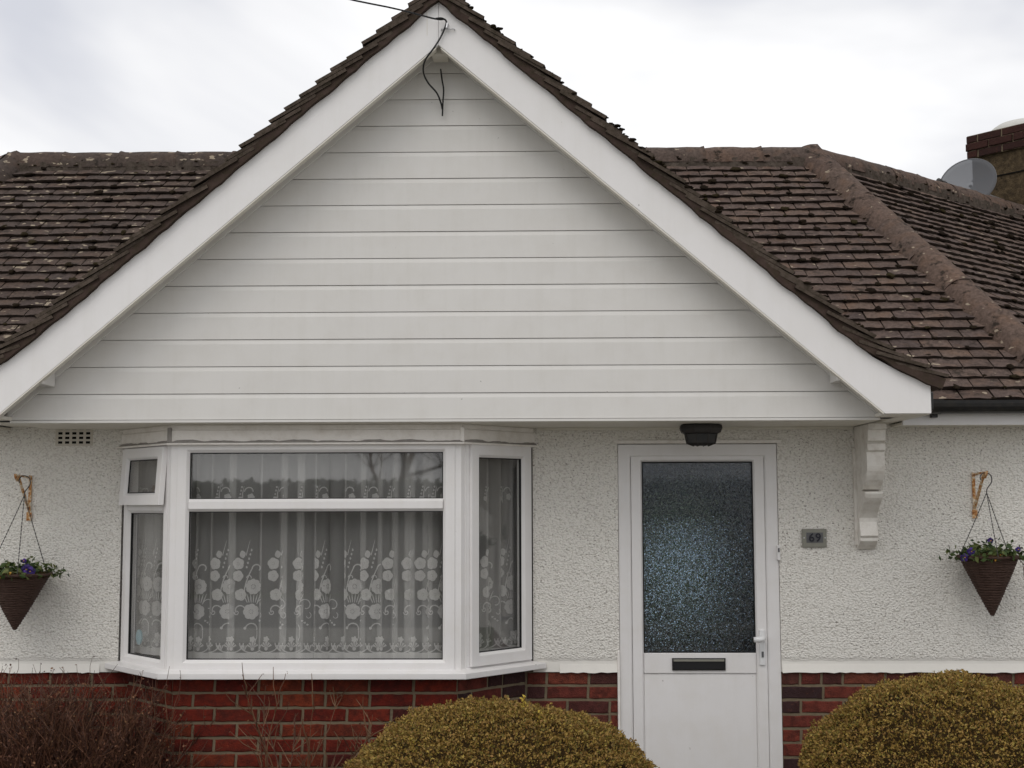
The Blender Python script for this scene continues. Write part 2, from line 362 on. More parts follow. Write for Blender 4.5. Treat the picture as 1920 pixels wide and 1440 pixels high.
# walls
DX0, DX1, DZ1 = .435, 1.297, 2.046
wall_poly = [(CXL, .828), (-2.262, .828), (-2.262, 2.036), (-.026, 2.036), (-.026, .828), (DX0, .828), (DX0, DZ1), (DX1, DZ1), (DX1, .828), (CXR, .828), (CXR, 2.3), (CXL, 2.3)]
WALL = MB().prism(wall_poly, 0, .24, XZ).build('wall', M['render'], H)
def wing_wall(corner, sgn):
    a = Vector((sgn * GAY, GAX, 0)); n = Vector((sgn * GAX, -GAY, 0))
    p0 = corner; p1 = corner + a * 4.2
    q = [p0, p1, p1 - n * .24, p0 - n * .24]
    for z0, z1, mt, nm, off in ((.828, 2.3, M['render'], 'wall', 0), (0, .826, M['mortar'], 'brickwork', .01)):
        MB().prism([(v.x - n.x * off, v.y - n.y * off) for v in q], z0, z1, XY).build(nm, mt, H)
wing_wall(Vector((CXR, 0, 0)), 1); wing_wall(Vector((CXL, 0, 0)), -1)

# interior, so that windows look into rooms
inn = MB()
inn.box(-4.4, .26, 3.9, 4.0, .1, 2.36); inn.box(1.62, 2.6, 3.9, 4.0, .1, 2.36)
inn.box(.26, .92, 3.9, 4.0, .1, 2.36); inn.box(1.40, 1.62, 3.9, 4.0, .1, 2.36); inn.box(.92, 1.40, 3.9, 4.0, .1, .72); inn.box(.92, 1.40, 3.9, 4.0, 1.62, 2.36)  # hall back opening added to send pale light through the door glass
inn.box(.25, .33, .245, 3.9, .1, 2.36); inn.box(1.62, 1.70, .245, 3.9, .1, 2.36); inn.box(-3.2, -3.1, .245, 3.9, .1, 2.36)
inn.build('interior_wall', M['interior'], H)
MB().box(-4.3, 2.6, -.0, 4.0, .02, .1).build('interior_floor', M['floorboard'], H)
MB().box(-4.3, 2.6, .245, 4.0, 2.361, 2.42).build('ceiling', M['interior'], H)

# ---- bay geometry
BL0, BL1, BR1, BR0 = Vector((-2.256, 0, 0)), Vector((-1.885, -.4, 0)), Vector((-.39, -.4, 0)), Vector((-.03, 0, 0))
def bay_poly(o, yback=0.0):
    """bay outline pushed out by o, closed along y = yback"""
    def shift(p, q):
        d = (q - p).normalized(); n = Vector((d.y, -d.x, 0)); return p + n * o, d
    pl, dl = shift(BL0, BL1); pr, dr = shift(BR1, BR0); yf = -.4 - o
    def at(p, d, y): t = (y - p.y) / d.y; return (p.x + d.x * t, y)
    return [at(pl, dl, yback), at(pl, dl, yf), at(pr, dr, yf), at(pr, dr, yback)]

# ---- brick plinth: mortar bodies and single bricks
brick_meshes = {}
def brick_mesh(L, mat):
    key = (round(L, 3), mat.name, rnd.randrange(5))
    if key not in brick_meshes:
        h, d, c = .064, .06, .0045
        x = L / 2
        vs = [(-x, 0, 0), (x, 0, 0), (x, 0, h), (-x, 0, h), (-x, -d + c, 0), (x, -d + c, 0), (x, -d + c, h), (-x, -d + c, h),
              (-x + c, -d, c), (x - c, -d, c), (x - c, -d, h - c), (-x + c, -d, h - c)]
        fs = [(4, 5, 9, 8), (5, 6, 10, 9), (6, 7, 11, 10), (7, 4, 8, 11), (8, 9, 10, 11), (0, 1, 5, 4), (1, 2, 6, 5), (2, 3, 7, 6), (3, 0, 4, 7)]
        j = lambda k: rnd.uniform(-k, k)
        # uneven arrises: split the long edges of the face and nudge them
        n = 7; vs, fs = [], []
        for i in range(n):
            q = -x + L * i / (n - 1); e0 = rnd.uniform(0, .0035); e1 = rnd.uniform(0, .0035); endi = c if i in (0, n - 1) else 0; sx_ = (c if i == 0 else -c if i == n - 1 else 0)
            vs += [(q, 0, e0), (q, -d + c, e0 + j(.0008)), (q + sx_, -d + j(.0006) , c + e0), (q + sx_, -d + j(.0006), h - c - e1), (q, -d + c, h - e1 + j(.0008)), (q, 0, h - e1)]
        for i in range(n - 1):
            for k_ in range(5): fs.append((6 * i + k_, 6 * i + 6 + k_, 6 * i + 7 + k_, 6 * i + k_ + 1))
        fs += [(0, 1, 2, 3, 4, 5), tuple(6 * (n - 1) + k_ for k_ in (5, 4, 3, 2, 1, 0))]
        me = bpy.data.meshes.new('brick'); me.from_pydata(vs, [], fs); me.materials.append(mat); brick_meshes[key] = me
    return brick_meshes[key]
def brick_run(p0, p1, ztop, courses, mat, parent, headers=.12, phase=0, proud=.007, hh=.075):
    """bricks along p0->p1 whose faces stand proud of that line (outwards = right-hand side of travel)"""
    d = Vector((p1[0] - p0[0], p1[1] - p0[1], 0)); L = d.length; d.normalize(); n = Vector((d.y, -d.x, 0)); ang = math.atan2(d.y, d.x)
    for k in range(courses):
        z = ztop - hh * k - .064
        x = -(.1125 if (k + phase) % 2 else 0) - rnd.uniform(0, .01)
        while x < L - .02:
            w = .1025 if rnd.random() < headers else .215
            a, b = max(x, 0), min(x + w, L); x += w + .0105
            if b - a < .03: continue
            o = bpy.data.objects.new('brick', brick_mesh(b - a, mat)); COL.objects.link(o); o.parent = parent
            c = Vector((p0[0], p0[1], 0)) + d * ((a + b) / 2) - n * (.06 - proud + rnd.uniform(-.0015, .0015))
            o.location = (c.x, c.y, z + rnd.uniform(-.001, .001)); o.rotation_euler = (rnd.uniform(-.008, .008), rnd.uniform(-.006, .006), ang + rnd.uniform(-.006, .006))
YB = .014
left_b = MB().box(-3.4, -2.2, YB, .24, 0, .826).build('brickwork', M['mortar'], H)
mid_b = MB().box(-.1, DX0, YB, .24, 0, .826).build('brickwork', M['mortar'], H)
right_b = MB().box(DX1, CXR - .02, YB, .24, 0, .826).build('brickwork', M['mortar'], H)
bay_b = MB().prism(bay_poly(-.045, .02), 0, .846, XY).build('brickwork', M['mortar'], H)
brick_run((-3.3, YB), (-2.2, YB), .825, 7, M['brick'], left_b)
brick_run((-.06, YB), (DX0, YB), .825, 7, M['brick2'], mid_b, .25)
brick_run((DX1, YB), (CXR - .03, YB), .825, 7, M['brick2'], right_b, .35, 1)
bp = bay_poly(-.045, .02)
brick_run(bp[0], bp[1], .838, 7, M['brick'], bay_b, .15, 1); brick_run(bp[1], bp[2], .838, 7, M['brick'], bay_b, .06, 0); brick_run(bp[2], bp[3], .838, 7, M['brick2'], bay_b, .3, 1)
# drip edge of the render, an uneven bell-cast
def drip(x0, x1):
    n = int((x1 - x0) / .03); vs, fs = [], []
    for i in range(n + 1):
        x = x0 + (x1 - x0) * i / n; w = rnd.uniform(0, .006)
        vs += [(x, -.009, .828 - w), (x, .012, .826 - w), (x, -.0005, .872), (x, .02, .872)]
    for i in range(n):
        a, b = 4 * i, 4 * i + 4
        fs += [(a, b, b + 2, a + 2), (a, a + 1, b + 1, b)]
    MB().add(vs, fs).build('render_drip', M['render'], WALL)
drip(CXL, -2.36); drip(.115, DX0 - .004); drip(DX1 + .004, CXR)

# ---- air brick
ab = MB(); x0, x1, z0, z1 = -2.628, -2.437, 2.052, 2.152
cw, chh = (x1 - x0) / 5, (z1 - z0) / 4
for i in range(6): ab.box(x0 + i * cw - .007, x0 + i * cw + .007, -.004, .01, z0 - .006, z1 + .004)
for j in range(5): ab.box(x0 - .0065, x1 + .0065, -.003, .009, z0 + j * chh - .006, z0 + j * chh + .0055)
AB = ab.build('air_brick', M['dullwhite'], H)
MB().box(x0, x1, -.0012, .004, z0, z1).build('vent_dark_sheet', M['dark'], AB)  # dark sheet behind the grille, painted as the shade inside its holes

# ---- soffits, gable, cladding
GY = -.55
MB().box(-2.664, 1.705, GY + .004, -.001, 2.134, 2.149).build('soffit', M['trim'], H)
MB().box(-2.664, 1.712, GY - .006, GY + .003, 2.136, 2.148).build('soffit_bead', M['clad'], H)
MB().box(.0, 1.705, -.025, -.0015, 2.120, 2.1335).build('soffit_moulding', M['trim'], H)
zt = 4.10
def halfw(z): return (zt - z) / TP
GB = MB().prism([(XC - halfw(2.15), 2.15), (XC + halfw(2.15), 2.15), (XC, zt)], GY + .022, GY + .14, XZ).build('gable', M['clad'], H)
zb = [2.150, 2.2815] + [2.2815 + .1377 * k for k in range(1, 14)]
for k in range(len(zb) - 1):
    z0, z1 = zb[k], min(zb[k + 1], zt - .004)
    if z0 > zt - .03: break
    prof = [(0, z0 + .0008), (0, z1 - .024), (.0045, z1 - .0016), (.0215, z1)]
    vs = []
    for sgn in (-1, 1):
        for y, z in prof + [(.0215, z0 + .001)]:
            vs.append((XC + sgn * max(.002, halfw(z)), GY + y - .0005 * (k % 2), z))
    n = len(prof) + 1
    fs = [(i, (i + 1) % n, n + (i + 1) % n, n + i) for i in range(n)] + [tuple(range(n)), tuple(range(2 * n - 1, n - 1, -1))]
    MB().add(vs, fs).build('cladding_board', M['clad'], GB)
def rake(d0, d1, za, zb_, y0, y1, sgn, name, mat, parent, bevel=0):
    """strip parallel to the slope between apex heights za (lower line) and zb_ (upper line)"""
    P = lambda d, zz: (XC + sgn * d, zz - TP * d)
    return MB().prism([P(d0, za), P(d1, za), P(d1, zb_), P(d0, zb_)], y0, y1, XZ).build(name, mat, parent, bevel=bevel)
for sgn in (-1, 1):
    rake(.001, 2.19, 4.030, 4.16, GY - .016, GY - .003, sgn, 'rake_trim', M['clad'], GB, .003)
    rake(.001, 2.28, 4.10, 4.125, -.724, GY - .017, sgn, 'verge_soffit', M['trim'], H)
# bargeboards
bt = [(0, 4.238), (2.0, 4.238 - TP * 2.0), (2.12, 2.431), (2.25, 2.357), (2.395, 2.290)]
def barge(sgn):
    pts = [(.0006, 4.238)] + bt[1:] + [(2.395, 2.154), (2.172, 2.154), (.0006, 4.012)]
    return MB().prism([(XC + sgn * a, b) for a, b in pts], -.75, -.725, XZ).build('bargeboard', M['barge'], H, bevel=.002)
barge(-1); barge(1)
for sgn in (-1, 1): rake(.012, 2.165, 4.003, 4.0105, -.7485, -.705, sgn, 'bargeboard_edge', M['trim'], H)
MB().box(XC - .058, XC - .0555, -.7512, -.7502, 4.06, 4.185).build('bargeboard_joint', M['trim'], H)
for sgn in (-1, 1):
    xs = sorted((XC + sgn * 1.95, XC + sgn * 2.09)); MB().box(xs[0], xs[1], -.7245, GY - .017, 2.318, 2.46).build('purlin_end', M['clad'], H, bevel=.003)
    xs = sorted((XC + sgn * 2.172, XC + sgn * 2.393)); MB().box(xs[0], xs[1], -.7245, -.001, 2.15, 2.166).build('eaves_soffit', M['trim'], H)
    xs = sorted((XC + sgn * 2.375, XC + sgn * 2.394)); MB().box(xs[0], xs[1], -.7245, -.24, 2.1665, 2.27).build('eaves_return', M['clad'], H)
MB().box(XC - .040, XC + .040, -.69, GY - .017, 3.985, 4.03).build('ridge_beam_end', M['trim'], H, bevel=.003)

# ---- corbel under the right-hand end of the gable
def corbel(x0, x1):
    pr = [(0, 2.133), (-.315, 2.133), (-.318, 2.105), (-.30, 2.10), (-.295, 2.045), (-.268, 2.035), (-.285, 2.03), (-.285, 1.995), (-.262, 1.99)]
    for i in range(9):
        w = i / 8; pr.append((-.262 - .012 * math.sin(math.pi * w) + .095 * w ** 3.0, 1.985 - .19 * w))
    pr += [(-.130, 1.788), (-.212, 1.780)]
    for i in range(11):
        w = i / 10; pr.append((-.214 + .150 * math.sin(math.pi * .5 * min(1, w * 1.35)) ** 1.6 - .028 * max(0, w - .6) / .4 + .0 * w, 1.772 - .212 * w))
    pr += [(-.095, 1.555), (-.095, 1.548), (-.082, 1.54), (-.082, 1.522), (-.02, 1.478), (0, 1.478)]
    return MB().prism(pr, x0, x1, YZ)
corbel(1.712, 1.806).build('corbel', M['corbel'], H, bevel=.003)
MB().box(1.700, 1.818, -.03, -.0008, 1.50, 2.02).build('corbel_back_plate', M['corbel'], H, bevel=.003)

# ---- main eaves: fascia, soffit, gutter
FY = -.24
for (xa, xb) in ((1.912, CXR + .09), (CXL - .09, -2.885)):
    MB().box(xa, xb, FY, FY + .02, 2.128, 2.25).build('fascia', M['pvc'], H)
    MB().box(xa, xb, FY + .0205, -.001, 2.132, 2.144).build('soffit', M['trim'], H)
    g = MB(); pr = []
    for i in range(13):
        w = math.pi * (1 + i / 12); pr.append((FY - .066 + .064 * math.cos(w), 2.248 + .066 * math.sin(w)))
    for i in range(12, -1, -1):
        w = math.pi * (1 + i / 12); pr.append((FY - .066 + .059 * math.cos(w), 2.248 + .061 * math.sin(w)))
    g.prism(pr, xa + .004, xb + .05, YZ)
    GT = g.build('gutter', M['gutter'], H)
    ex = xa + .004 if xa > 0 else xb - .05
    pr2 = [(FY - .066 + .0655 * math.cos(math.pi * (1 + i / 12)), 2.252 + .072 * math.sin(math.pi * (1 + i / 12))) for i in range(13)]
    MB().prism(pr2, ex, ex + .006, YZ).build('gutter_end', M['gutter'], GT)
    for cx in ((1.985, 2.09), (2.60, 2.64)) if xa > 0 else ((-3.2, -3.15),):
        MB().prism(pr2, cx[0], cx[1], YZ).build('gutter_joint', M['gutter'], GT)
    if xa > 0: MB().prism([(FY - .135, 2.20), (FY - .10, 2.185), (FY - .002, 2.185), (FY - .002, 2.31), (FY - .135, 2.29)], 1.9135, 2.035, YZ).build('gutter_stop', M['gutter'], GT, bevel=.006)
    bx = (xa + .14) if xa > 0 else -3.5
    MB().box(bx, bx + .03, FY - .04, FY - .001, 2.165, 2.205).build('gutter_bracket', M['gutter'], GT)

# ------------------------------------------------------------------ the roof
ROOF = MB().prism([(1.0, 0), (1.1, 0), (1.1, .05)], 1.95, 2.0, YZ).build('roof', M['deck'], H)   # replaced below by the decking
def deck_mesh():
    mb = MB(); D = .062
    def slope(Rp, n, t0a, t0b, t1a, t1b, qe):
        a = Vector((-n.y, n.x, 0))
        pt = lambda t, q: (Rp.x + a.x * t + n.x * q, Rp.y + a.y * t + n.y * q, ZR - MT * q - D)
        A = [pt(t0a, 0), pt(t0b, qe), pt(t1b, qe), pt(t1a, 0)]
        mb.add(A + [(x, y, z - .03) for x, y, z in A], [(0, 1, 2, 3), (7, 6, 5, 4), (0, 4, 5, 1), (1, 5, 6, 2), (2, 6, 7, 3), (3, 7, 4, 0)])
    qe = 2.30; W = 5.70
    # the front slope is left open where the gable roof joins it, left and right of the valley
    n = Vector((0, -1, 0)); zg = 4.21
    for s in (0, 1):
        if s: slope(RR, n, XC - RR.x + .03, XC + 2.2 - RR.x, 0, qe * TH, qe)
        else: slope(RR, n, -W, -W - qe * TH, XC - RR.x - .03, XC - 2.2 - RR.x, qe)
    slope(RR, Vector((GAX, -GAY, 0)), 0, -qe * TH, 4.4, 4.4, qe)
    slope(RL, Vector((-GAX, -GAY, 0)), -4.4, -4.4, 0, qe * TH, qe)
    nb = Vector((0, 1, 0)); slope(RR, nb, 0, -.0, W, W, 2.2)
    slope(RR, Vector((-GAX, GAY, 0)), -4.4, -4.4, 0, .6, 2.2); slope(RL, Vector((GAX, GAY, 0)), 0, -.6, 4.4, 4.4, 2.2)
    return mb
dm = deck_mesh(); me = bpy.data.meshes.new('roof'); me.from_pydata(dm.v, [], dm.f); me.materials.append(M['deck']); ROOF.data = me

# plain tile: tail at y = 0, head at y = .265
TW, TL, TT, EXPO = .165, .265, .0165, .1
def tile_variant(seed):
    r = random.Random(seed); n = 5; vs, fs = [], []
    tw = TW - .0075
    for row, y in enumerate((0, .13, TL)):
        for i in range(n):
            x = -tw / 2 + tw * i / (n - 1); cam_ = .0035 * (1 - (2 * i / (n - 1) - 1) ** 2)
            yy = y + (r.uniform(-.004, .004) if row == 0 else 0)
            vs += [(x, yy, cam_ + (r.uniform(-.0015, .0015) if row == 0 else 0)), (x, yy + (.003 if row == 0 else 0), cam_ - TT)]
    ix = lambda row, i, b: (row * n + i) * 2 + b
    for i in range(n - 1):
        for row in (0, 1): fs.append((ix(row, i, 0), ix(row, i + 1, 0), ix(row + 1, i + 1, 0), ix(row + 1, i, 0)))
        fs.append((ix(0, i, 1), ix(0, i + 1, 1), ix(0, i + 1, 0), ix(0, i, 0)))
        fs.append((ix(2, i, 1), ix(2, i + 1, 1), ix(0, i + 1, 1), ix(0, i, 1)))
    for row in (0, 1):
        fs.append((ix(row, 0, 0), ix(row + 1, 0, 0), ix(row + 1, 0, 1), ix(row, 0, 1))); fs.append((ix(row, n - 1, 1), ix(row + 1, n - 1, 1), ix(row + 1, n - 1, 0), ix(row, n - 1, 0)))
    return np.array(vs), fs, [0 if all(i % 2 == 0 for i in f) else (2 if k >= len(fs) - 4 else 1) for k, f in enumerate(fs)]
TILES = [tile_variant(s) for s in range(6)]
tile_me = []
for v, f, mi in TILES:
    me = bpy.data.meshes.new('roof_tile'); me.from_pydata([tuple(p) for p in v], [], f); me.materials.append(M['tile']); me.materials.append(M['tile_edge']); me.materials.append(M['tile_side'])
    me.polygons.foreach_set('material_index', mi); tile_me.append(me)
placed = []    # (matrix, variant, cut_planes, score)
DEL = math.asin(.0175 / EXPO)
def z_gable(x): return 4.32 - TP * abs(x - XC)
def score(p, is_verge=False):
    q = p - CAM; z = q.dot(_f)
    u = 960 + 2450 * q.dot(_r2) / z; v = 720 - 2450 * q.dot(_u2) / z
    if not (-30 < u < 1950 and -10 < v < 1440): return 0
    if p.y > -.7:
        t = (-.75 - CAM.y) / q.y; h = CAM + q * t
        if h.z < 4.29 - TP * abs(h.x - XC) and h.z > 2.2: return 0
    if is_verge: return 60.0 / z
    return 100.0 / z
def place(p, along, up, nrm, cuts=(), verge=False, score_p=None):
    """p tail point on the laying plane; along = width direction, up = up-slope, nrm = plane normal"""
    d = DEL + rnd.uniform(-.012, .014)
    y = (up * math.cos(d) - nrm * math.sin(d)).normalized(); x = along.normalized()
    yaw = rnd.uniform(-.012, .012); x = (x + y * yaw).normalized(); y = (y - x * y.dot(x)).normalized(); zz = x.cross(y)
    o = p + nrm * (rnd.uniform(-.0015, .003)) + up * rnd.uniform(-.004, .004)
    m = Matrix(((x.x, y.x, zz.x, o.x), (x.y, y.y, zz.y, o.y), (x.z, y.z, zz.z, o.z), (0, 0, 0, 1)))
    placed.append((m, rnd.randrange(6), cuts, score(score_p or (p + up * .05), verge)))
ST = math.sin(math.atan(MT)); CT = math.cos(math.atan(MT))
def lay_slope(Rp, n, tmin, tmax, cuts_of):
    a = Vector((-n.y, n.x, 0)); up = Vector((-n.x * CT, -n.y * CT, ST)); nrm = Vector((n.x * ST, n.y * ST, CT))
    for k in range(31):
        q = 2.35 - k * EXPO * CT
        if q < .03: break
        t = tmin(q) - .17 + (TW / 2 if k % 2 else 0) + rnd.uniform(-.008, .008)
        t = math.floor(t / TW) * TW + (TW / 2 if k % 2 else 0)
        wav = .004
        while t < tmax(q) + .1:
            t += TW
            p = Rp + a * t + n * q; z = ZR - MT * q + wav * math.sin(p.x * 3.1 + k * .8 + p.y)
            p = Vector((p.x, p.y, z))
            c = p + up * .13
            if n.y < -.99 and c.z < z_gable(c.x) - .18: continue
            cuts = [cp for cp in cuts_of if any((Vector((pp.x, pp.y, 0)) - cp[0]).dot(cp[1]) > 0 for pp in (p + a * TW / 2, p - a * TW / 2, p + a * TW / 2 + up * TL, p - a * TW / 2 + up * TL))]
            if any((Vector((c.x, c.y, 0)) - cp[0]).dot(cp[1]) > .13 for cp in cuts): continue
            place(p, a, up, nrm, cuts)
hipR = Vector((math.sin(R(20.5)), -math.cos(R(20.5)), 0)); hipL = Vector((-hipR.x, hipR.y, 0))
cutR = (RR.copy(), Vector((-hipR.y, hipR.x, 0)))          # keep the side where the dot product is negative
cutL = (RL.copy(), Vector((hipL.y, -hipL.x, 0)))
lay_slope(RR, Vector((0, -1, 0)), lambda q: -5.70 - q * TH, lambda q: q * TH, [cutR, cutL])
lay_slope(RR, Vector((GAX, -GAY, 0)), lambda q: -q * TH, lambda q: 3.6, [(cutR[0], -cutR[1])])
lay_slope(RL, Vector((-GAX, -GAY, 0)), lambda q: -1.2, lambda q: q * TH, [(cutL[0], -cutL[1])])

# gable slopes, with the bell-cast at their feet
gcurve = [(0.0, 4.262), (2.0, 4.262 - TP * 2.0), (2.10, 2.476), (2.20, 2.412), (2.30, 2.358), (2.45, 2.290)]
gc = [Vector((a, b)) for a, b in gcurve]; gl = [0]
for i in range(1, len(gc)): gl.append(gl[-1] + (gc[i] - gc[i - 1]).length)
def gpt(s):
    """distance s down from the ridge -> (d, z), unit down-slope direction"""
    for i in range(1, len(gl)):
        if s <= gl[i] or i == len(gl) - 1:
            t = (s - gl[i - 1]) / (gl[i] - gl[i - 1]); d = (gc[i] - gc[i - 1]).normalized(); return gc[i - 1].lerp(gc[i], t), d
VERGE_Y = -.792
for sgn in (-1, 1):
    k = 0
    while True:
        s = gl[-1] - k * EXPO
        if s < .08: break
        pt, dn = gpt(s); pu, du = gpt(max(.0, s - .13)); dn = (pt - pu).normalized()
        up = Vector((-sgn * dn.x, 0, -dn.y)); nrm = Vector((sgn * -dn.y, 0, dn.x)); al = Vector((0, sgn * 1.0, 0))
        y = VERGE_Y + (TW / 2) + (TW / 2 if k % 2 else 0) + rnd.uniform(-.012, .012)
        if k % 2:
            place(Vector((XC + sgn * pt.x, VERGE_Y + .085 + rnd.uniform(-.012, .012), pt.y)) + nrm * .060, al, up, nrm, (), True)
            y += TW * .98
        first = k % 2 == 0
        yv = (pt.y + .06 - 2.26) / MT - .3
        while y < max(yv, -.5) + .12:
            place(Vector((XC + sgn * pt.x, y, pt.y + .004 * math.sin(y * 4 + k))) + nrm * .060, al, up, nrm, (), first); first = False; y += TW
        k += 1

# ridge and hip tiles share one half-round mesh
def half_round(L=.43, r=.122, seed=0):
    rr_ = random.Random(seed); vs, fs = [], []; n = 15; rows = (0, .02, .09, .16, .23, .30, .36, L - .03, L)
    for j, y in enumerate(rows):
        for i in range(n):
            w = math.pi * (i / (n - 1)) ; q = r * (1.05 if j == len(rows) - 1 else 1.0) + rr_.uniform(-.004, .004)
            vs.append((q * math.cos(w) * 1.0, y, q * math.sin(w) * 1.08))
    for j in range(len(rows) - 1):
        for i in range(n - 1): fs.append((j * n + i, j * n + i + 1, (j + 1) * n + i + 1, (j + 1) * n + i))
    for b in (0, (len(rows) - 1) * n):
        o = len(vs)
        for i in range(n):
            w = math.pi * i / (n - 1); vs.append(((r - .016) * math.cos(w), rows[0 if b == 0 else -1], (r - .016) * math.sin(w) * 1.08))
        for i in range(n - 1): fs.append((b + i, b + i + 1, o + i + 1, o + i))
    me = bpy.data.meshes.new('ridge_tile'); me.from_pydata(vs, [], fs); me.materials.append(M['ridge'])
    me.polygons.foreach_set("use_smooth", [True] * len(me.polygons)); return me
RM = [half_round(seed=s) for s in range(3)]
moss_pts = []
def ridge_run(p0, p1, sink=.085, L=.42):
    d = p1 - p0; n = max(1, int(round(d.length / L))); step = d.length / n; d.normalize()
    x = d.cross(Vector((0, 0, 1))).normalized(); z = x.cross(d)
    vs, fs = [], []; nn = int((p1 - p0).length / .03)
    for i in range(nn + 1):
        c = p0 + d * ((p1 - p0).length * i / nn)
        for sx_, zz_ in ((-1, -.125), (-1, -.055), (0, -.02), (1, -.055), (1, -.125)): vs.append(c + x * sx_ * (.118 + rnd.uniform(-.006, .010)) + z * (zz_ + rnd.uniform(-.006, .006)))
    for i in range(nn):
        for k in range(4): fs.append((i * 5 + k, i * 5 + k + 1, i * 5 + k + 6, i * 5 + k + 5))
    MB().add(vs, fs).build('ridge_mortar', M['ridge_mortar'], ROOF)
    for i in range(n):
        p = p0 + d * (step * i) - z * (sink - rnd.uniform(-.006, .006))
        o = bpy.data.objects.new('ridge_tile', RM[rnd.randrange(3)]); COL.objects.link(o); o.parent = ROOF
        o.matrix_basis = Matrix(((x.x, d.x, z.x, p.x), (x.y, d.y, z.y, p.y), (x.z, d.z, z.z, p.z), (0, 0, 0, 1))) @ Matrix.Diagonal((1, step / .43 * 1.03, 1, 1)) @ Matrix.Rotation(rnd.uniform(-.02, .02), 4, 'Z')
        for _ in range(9):
            w = rnd.gauss(90, 30) if rnd.random() < .5 else rnd.choice((15, 165)) + rnd.uniform(-12, 12)
            moss_pts.append((p + d * rnd.uniform(0, step) + z * .105 * math.sin(R(w)) + x * .12 * math.cos(R(w)), rnd.uniform(.005, .016)))
zr3 = ZR + .005
ridge_run(Vector((XC + .05, 2.05, zr3)), Vector((RR.x + .03, 2.05, zr3))); ridge_run(Vector((XC - .05, 2.05, zr3)), Vector((RL.x - .03, 2.05, zr3)))
wr = Vector((GAY, GAX, 0)); wl_ = Vector((-GAY, GAX, 0))
ridge_run(Vector((RR.x + .02, 2.06, zr3)), Vector((RR.x, 2.05, zr3)) + wr * 4.2); ridge_run(Vector((RL.x - .02, 2.06, zr3)), Vector((RL.x, 2.05, zr3)) + wl_ * 3.6)
for hp, r0 in ((hipR, RR), (hipL, RL)):
    e = r0 + hp * (2.35 / math.cos(R(20.5))); ridge_run(Vector((e.x, e.y, ZR - MT * 2.35)), Vector((r0.x, r0.y, zr3 - .0)), .07)
ridge_run(Vector((XC, 1.95, 4.345)), Vector((XC, -.76, 4.345)), .095)
MB().prism([(XC + .112 * math.cos(math.pi * i / 12), 4.235 + .12 * math.sin(math.pi * i / 12)) for i in range(13)], -.772, -.60, XZ).build('ridge_mortar', M['ridge_mortar'], ROOF)

placed_sorted = sorted(range(len(placed)), key=lambda i: -placed[i][3])
chosen = set(i for i in placed_sorted[:300] if placed[i][3] > 0)
def cut_bm(vs, fs, cuts):
    bm = bmesh.new(); bv = [bm.verts.new(p) for p in vs]
    for f in fs: bm.faces.new([bv[i] for i in f])
    for co, no in cuts:
        bmesh.ops.bisect_plane(bm, geom=bm.verts[:] + bm.edges[:] + bm.faces[:], plane_co=co, plane_no=no, clear_outer=True)
    bm.verts.index_update(); v = [tuple(p.co) for p in bm.verts]; f = [tuple(x.index for x in q.verts) for q in bm.faces]; bm.free(); return v, f
rest = MB(); rest_mi = []
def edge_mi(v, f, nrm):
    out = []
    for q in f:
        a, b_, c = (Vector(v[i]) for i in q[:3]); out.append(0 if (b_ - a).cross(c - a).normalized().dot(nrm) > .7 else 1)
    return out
for i, (m, var, cuts, sc_) in enumerate(placed):
    if cuts:
        mm = np.array(m); v = TILES[var][0] @ mm[:3, :3].T + mm[:3, 3]
        v, f = cut_bm([tuple(p) for p in v], TILES[var][1], cuts)
        if not f: continue
        mi = edge_mi(v, f, m.to_3x3().col[2])
        if i in chosen:
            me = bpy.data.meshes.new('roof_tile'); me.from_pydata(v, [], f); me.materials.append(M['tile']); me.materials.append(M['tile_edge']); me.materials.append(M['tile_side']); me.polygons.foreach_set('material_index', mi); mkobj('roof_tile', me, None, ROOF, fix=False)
        else: rest.add(v, f); rest_mi += mi
    elif i in chosen:
        o = bpy.data.objects.new('roof_tile', tile_me[var]); COL.objects.link(o); o.parent = ROOF; o.matrix_basis = m
    else:
        mm = np.array(m); v = TILES[var][0] @ mm[:3, :3].T + mm[:3, 3]; rest.add([tuple(p) for p in v], TILES[var][1]); rest_mi += TILES[var][2]
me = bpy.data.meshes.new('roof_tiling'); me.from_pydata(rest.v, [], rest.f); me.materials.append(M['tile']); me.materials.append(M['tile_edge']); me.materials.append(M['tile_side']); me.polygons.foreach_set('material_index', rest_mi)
mkobj('roof_tiling', me, None, ROOF, kind='stuff', fix=False)

# undercloak and bedding along the verges
for sgn in (-1, 1):
    n = 90; vs, fs = [], []
    for i in range(n + 1):
        s = gl[-1] * i / n; pt, dn = gpt(s); up = Vector((sgn * -dn.y, 0, dn.x))
        p = Vector((XC + sgn * pt.x, 0, pt.y)); w = .005 * math.sin(i * .9 + sgn) * math.sin(i * .37) + rnd.uniform(-.002, .002)
        lo = p - up * (.022 - w); hi = p + up * .030
        vs += [(lo.x, -.782 + rnd.uniform(-.003, .003), lo.z), (hi.x, -.774, hi.z), (hi.x, -.60, hi.z), (lo.x, -.60, lo.z)]
    for i in range(n):
        a, b = 4 * i, 4 * i + 4
        for k in range(4): fs.append((a + k, a + (k + 1) % 4, b + (k + 1) % 4, b + k))
    fs += [(0, 1, 2, 3), (4 * n + 3, 4 * n + 2, 4 * n + 1, 4 * n)]
    MB().add(vs, fs).build('undercloak', M['undercloak'], ROOF)

